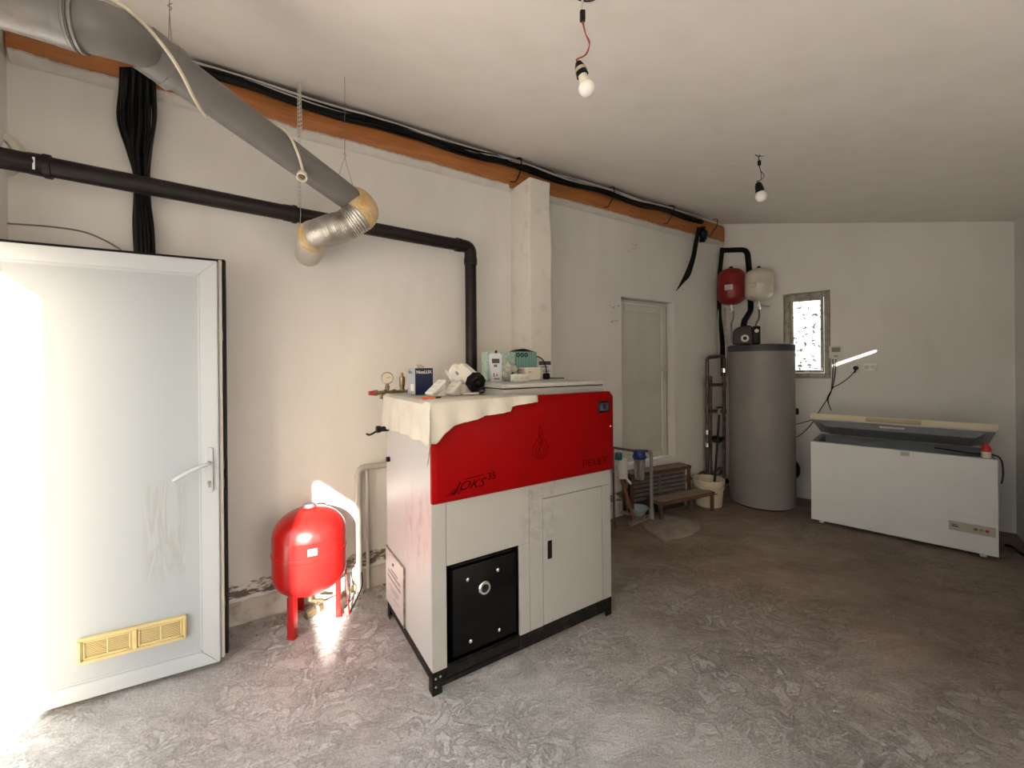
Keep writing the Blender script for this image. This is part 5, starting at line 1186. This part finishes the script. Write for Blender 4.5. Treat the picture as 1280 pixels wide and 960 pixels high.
# ------------------------------------------------------------------ chest freezer
fl_ = at_height(1014, 652, 0); fr_ = at_height(1249, 702, 0); fd = (fr_-fl_); FLn = fd.length; fa = math.atan2(fd.y, fd.x)
fz = empty('chest_freezer', fl_, fa, 'white chest freezer with its cream edged lid ajar against the back wall', 'freezer')
M_fz = mat('freezer_white', (.68, .67, .645), .35, col2=(.61, .60, .575), scale=3, lo=.45, hi=.8)
FD, FH = .60, .815
M_fs = mat('freezer_shade', (.42, .40, .37), .5)
wl_ = .055
mb = MB()
mb.box(0, FLn, 0, .02, .03, FH-.004, .004); mb.build('front_panel', M_fz, fz)
mb = MB(); mb.box(0, .02, .02, FD, .03, FH-.004, .003); mb.build('side_panel', M_fz, fz)
mb = MB(); mb.box(FLn-.02, FLn, .02, FD, .03, FH-.004, .003); mb.build('side_panel', M_fz, fz)
mb = MB(); mb.box(.02, FLn-.02, FD-.02, FD, .03, FH-.004, .003); mb.build('back_panel', M_fz, fz)
M_liner = mat('grey_liner', (.30, .31, .33), .4)
mb = MB(); mb.box(0.004, FLn-.004, .004, wl_, FH-.03, FH, .004); mb.box(.004, FLn-.004, FD-wl_, FD-.004, FH-.03, FH, .004); mb.box(.004, wl_, wl_, FD-wl_, FH-.03, FH, .004); mb.box(FLn-wl_, FLn-.004, wl_, FD-wl_, FH-.03, FH, .004); mb.build('rim', M_liner, fz)
mb = MB(); mb.box(wl_-.005, FLn-wl_+.005, wl_-.005, wl_, .1, FH-.01); mb.box(wl_-.005, FLn-wl_+.005, FD-wl_, FD-wl_+.005, .1, FH-.01); mb.box(wl_-.005, wl_, wl_, FD-wl_, .1, FH-.01); mb.box(FLn-wl_, FLn-wl_+.005, wl_, FD-wl_, .1, FH-.01); mb.box(wl_, FLn-wl_, wl_, FD-wl_, .095, .1); mb.build('liner', M_liner, fz, smooth=False)
mb = MB(); mb.box(.02, FLn-.02, .03, FD-.02, .022, .031); mb.build('underside', M_black, fz, smooth=False)
for x in (.06, FLn-.10):
    for y in (.03, FD-.07): mb = MB(); mb.box(x, x+.04, y, y+.04, 0, .03, .004); mb.build('foot', M_pvc_dull, fz)
# control strip
px0 = FLn*.705; 
sx0 = (at_plane(1186, 655, fl_, Vector((-fd.y, fd.x, 0)).normalized())-fl_).dot(fd.normalized()); sx1 = (at_plane(1245, 665, fl_, Vector((-fd.y, fd.x, 0)).normalized())-fl_).dot(fd.normalized())
mb = MB(); mb.box(sx0, sx1, -.004, .001, .185, .262, .001); cs = mb.build('control_strip', mat('strip_beige', (.40, .365, .30), .4), fz)
sl = sx1-sx0
for k, c in enumerate(((.10, .14, .04), (.35, .22, .03), (.33, .03, .02))):
    mb = MB(); mb.box(sx0+sl*(.54+.12*k), sx0+sl*(.62+.12*k), -.009, -.003, .214, .234, .002); mb.build('indicator', mat('indicator_%s' % ('green', 'amber', 'red')[k], c, .35), cs, label=('green', 'amber', 'red')[k]+' button')
mb = MB(); mb.box(sx0+sl*.05, sx0+sl*.18, -.0048, -.0038, .232, .238); mb.box(sx0+sl*.06, sx0+sl*.21, -.0048, -.0038, .216, .226); mb.build('print', mat('ink', (.05, .05, .05), .6), cs, smooth=False)
mb = MB(); mx_ = FLn*.56; mb.box(mx_-.03, mx_+.03, -.004, .001, FH-.05, FH-.015, .002); mb.build('lock_plate', mat('strip_beige', (.40, .365, .30), .4), fz)
# lid, hinged at the back
lid = MB(); TH = R(19); ML = Matrix.Translation((0, FD+.01, FH+.012)) @ Matrix.Rotation(-TH, 4, 'X') @ Matrix.Translation((0, -FD-.01, 0))
M_lidc = mat('lid_cream', (.62, .55, .38), .4, col2=(.60, .52, .36), scale=4)
lid.box(-.005, FLn+.005, -.012, FD+.01, .018, .062, .012, ML, seg=3); lo_ = lid.build('lid', M_fz, fz)
mb = MB(); mb.box(-.006, FLn+.006, -.016, -.0125, .014, .064, .001, ML); mb.build('front_trim', M_lidc, lo_)
mb = MB(); mb.box(.004, FLn-.004, .0, FD, .004, .0175, .002, ML); mb.build('seal', mat('pale_grey_seal', (.50, .50, .50), .5), lo_)
t = bmesh.new(); a = [( .05, .05), (FLn-.05, .05), (FLn-.05, FD-.06), (.05, FD-.06)]; b2 = [(.11, .11), (FLn-.11, .11), (FLn-.11, FD-.12), (.11, FD-.12)]
va = [t.verts.new((x, y, .0045)) for x, y in a]; vb = [t.verts.new((x, y, -.035)) for x, y in b2]
for k in range(4): t.faces.new((va[k], va[(k+1) % 4], vb[(k+1) % 4], vb[k]))
t.faces.new(vb); t.faces.new(va[::-1]); bmesh.ops.recalc_face_normals(t, faces=t.faces)
mb = MB(); mb.add(t, ML); mb.build('inner_liner', M_liner, lo_, smooth=False)
mb = MB()
for k in range(22): x = .14+(FLn-.28)*k/21; mb.box(x-.003, x+.003, .13, FD-.16, -.038, -.034, 0, ML)
mb.build('liner_ribs', M_liner, lo_, smooth=False)
mb = MB(); mb.box(FLn*.345, FLn*.345+FLn*.30, -.034, -.016, .018, .05, .004, ML); mb.build('handle', mat('handle_beige', (.42, .35, .22), .45), lo_)
mb = MB(); mb.box(FLn*.42, FLn*.56, .060, .066, -.02, .0, .002, ML); mb.box(FLn*.435, FLn*.545, .058, .062, -.014, -.006, .0, ML); mb.build('lamp_window', mat('pale_grey_seal', (.50, .50, .50), .5), lo_)
for x in (.18, FLn-.22):
    mb = MB(); mb.box(x, x+.04, FD, FD+.02, FH-.12, FH+.03, .004); mb.build('hinge', M_steel, fz)
# ketchup style bottle on the rim
kb = at_plane(1226, 563, fl_+Vector((0, 0, FH)), Vector((0, 0, 1)))
fn = Vector((-math.sin(fa), math.cos(fa), 0)); kb = fl_ + fd.normalized()*((kb-fl_).dot(fd.normalized())) + fn*.032
kb.z = FH+.001
bt = empty('sauce_bottle', kb, fa, 'small red capped white bottle standing on the right end of the freezer rim', 'bottle')
mb = MB(); mb.lathe([(0, 0), (.026, 0), (.028, .004), (.028, .045), (.026, .05), (0, .05)], 24); mb.build('body', M_cream, bt)
mb = MB(); mb.lathe([(0, .05), (.0285, .05), (.0285, .075), (.022, .092), (.012, .105), (.010, .115), (0, .116)], 24); mb.build('cap', mat('bright_red_cap', (.50, .02, .015), .35), bt, label='red cap')
mb = MB(); mb.lathe([(.0283, .012), (.0288, .012), (.0288, .038), (.0283, .038)], 24); mb.build('label_band', mat('tan_print', (.55, .42, .30), .5, col2=(.7, .66, .58), scale=60), bt)
# freezer lead over its right rim
e2 = fd.normalized(); Rr = fl_+e2*FLn
def fp_(x, y, z): return fl_+e2*x+fn*y+Vector((0, 0, z))
fc = thing_w('freezer_lead', fp_(FLn, .3, .8), 'black lead hanging over the right side of the freezer', 'cable')
mb = MB(); mb.tube([fp_(FLn-.35, .25, FH+.01), fp_(FLn-.12, .12, FH+.012), fp_(FLn-.02, .08, FH+.022), fp_(FLn+.02, .06, FH-.01), fp_(FLn+.03, .06, FH-.12), fp_(FLn+.02, .05, FH-.20)], .006, 8, smooth=6); mb.build('lead', M_cable, fc)
gl = thing_w('floor_hose', at_height(1262, 690), 'black hose on the floor right of the freezer', 'hose')
mb = MB(); mb.tube([at_height(1256, 681, .012), at_height(1266, 684, .012), at_height(1280, 694, .012), at_height(1300, 706, .012)], .012, 10, smooth=5); mb.build('hose', M_cable, gl)

# ------------------------------------------------------------------ thermostat, sockets and leads on the back wall
tp_ = on_back(1045, 440); th = empty('wall_thermostat', tp_, BROT, 'small white wall thermostat with a grey screen right of the window', 'thermostat')
mb = MB(); mb.box(-.062, .062, -.032, 0, -.072, .070, .008, seg=2); mb.build('case', M_cream, th)
mb = MB(); mb.box(-.038, .040, -.0335, -.0315, .0, .052, .001); mb.build('screen', mat('grey_screen', (.10, .10, .11), .3), th)
mb = MB(); mb.box(-.018, .018, -.0335, -.0315, -.05, -.042, .001); mb.build('button', M_gasket, th)
s1 = on_back(1069, 460); so1 = empty('wall_socket', s1, BROT, 'white wall socket holding a black plug, left of the double socket', 'socket')
mb = MB(); mb.box(-.04, .035, -.012, 0, -.038, .038, .005, seg=2); mb.build('plate', mat('socket_white', (.90, .89, .86), .35), so1)
pgp = empty('black_plug', s1+Vector((0, 0, 0))+BN*.012, BROT, 'black round plug pushed into the wall socket', 'plug')
mb = MB(); mb.lathe([(0, 0), (.024, 0), (.024, .03), (.016, .04), (0, .042)], 18, Matrix.Translation((.005, 0, 0)) @ Matrix.Rotation(R(90), 4, 'X')); mb.tube([(.005, -.03, -.01), (.0, -.035, -.03), (-.005, -.03, -.05)], .008, 8); mb.build('body', M_black, pgp)
s2 = on_back(1087.5, 459); so2 = empty('double_wall_socket', s2, BROT, 'white double wall socket right of the one with the black plug', 'socket')
mb = MB(); mb.box(-.055, .052, -.012, 0, -.038, .038, .005, seg=2); mb.build('plate', mat('socket_white', (.90, .89, .86), .35), so2)
for k in (-1, 1): mb = MB(); mb.lathe([(0, .001), (.016, .001), (.018, .004), (.021, .004), (.021, 0), (0, 0)], 18, Matrix.Translation((.026*k-.001, -.0118, 0)) @ Matrix.Rotation(R(90), 4, 'X')); mb.build('socket', M_pvc_dull, so2)
def lead(label, pts, r=.0045, off=.012):
    o = thing_w('wall_lead', on_back(*pts[0][:2]), label, 'cable'); mb = MB(); mb.tube([on_back(p[0], p[1], p[2] if len(p) > 2 else off) for p in pts], r, 7, smooth=6); mb.build('lead', M_gasket, o)
lead('left of the two dark leads dropping from the thermostat', [(1041, 449), (1041, 465), (1040, 480), (1038, 492), (1030, 505), (1022, 517, .03)])
lead('right of the two dark leads dropping from the thermostat', [(1045, 449), (1044, 465), (1041, 483), (1037, 493), (1035, 502), (1039, 513)])
lead('dark lead slanting from the black plug down to the left', [(1068, 465), (1060, 473), (1050, 480), (1042, 484), (1038, 490), (1034, 498), (1036, 503)])
lead('dark lead from the tank thermostat rising to the freezer lid', [(1018, 525, .10), (1010, 535, .10), (1000, 544, .12), (996, 546, .16)])
lead('upper dark lead from behind the tank to the freezer lid', [(1018, 524, .10), (1008, 527, .08), (996, 530, .06), (985, 530, .05)])
# old scuffs and fixing holes gouged in the left wall near the inner door
random.seed(9)
M_scuff = mat('dark_scuff', (.22, .18, .14), .9)
for (cx_, cy_, n_, sx_, sy_) in ((791, 313, 7, 6, 9), (768, 384, 5, 5, 2), (768, 401, 5, 5, 2), (526, 205, 9, 7, 2)):
    mb = MB()
    for q9 in range(n_):
        p = on_left(cx_+random.uniform(-sx_, sx_), cy_+random.uniform(-sy_, sy_), .0006)
        mb.box(-random.uniform(.006, .02), random.uniform(.006, .02), -.0012, .001, -random.uniform(.001, .004), random.uniform(.001, .004), 0, Matrix.Translation(p) @ Matrix.Rotation(LROT, 4, 'Z') @ Matrix.Rotation(random.uniform(-.5, .3), 4, 'Y'))
    mb.build('wall_scuff', M_scuff, bpy.data.objects['wall_left'], smooth=False, kind='stuff')
# ------------------------------------------------------------------ plaster crumbs on the floor
random.seed(21)
mb = MB()
def crumb(p, s):
    t = bmesh.new(); bmesh.ops.create_icosphere(t, subdivisions=1, radius=s)
    for v in t.verts: v.co *= random.uniform(.6, 1.2); v.co.z *= .55
    mb.add(t, Matrix.Translation(p+Vector((0, 0, s*.25))))
for k in range(240):
    f = random.random(); p = left_pt(.6+f*3.2, 0, .05+abs(random.gauss(0, .07))); crumb(p, random.uniform(.003, .014) if random.random() < .9 else .022)
mb.build('plaster_rubble', mat('rubble', (.42, .37, .31), .95, col2=(.25, .2, .17), scale=15), kind='stuff', smooth=False)
o = bpy.data.objects['plaster_rubble']; tag(o, 'crumbs of fallen plaster along the foot of the left wall', 'rubble')
mb = MB()
for k in range(130):
    px, py = random.gauss(800, 60), random.gauss(785, 22)
    if px < 770 and py < 780: continue
    crumb(at_height(px, py), random.uniform(.0015, .004))
for k in range(60):
    crumb(at_height(random.uniform(300, 1250), random.uniform(740, 950)), random.uniform(.0015, .0045))
mb.build('white_chips', mat('white_chip', (.7, .68, .64), .8), kind='stuff', smooth=False)
tag(bpy.data.objects['white_chips'], 'tiny white chips scattered over the concrete floor', 'chips')

for o in bpy.data.objects:
    if '_w' in o: del o['_w']
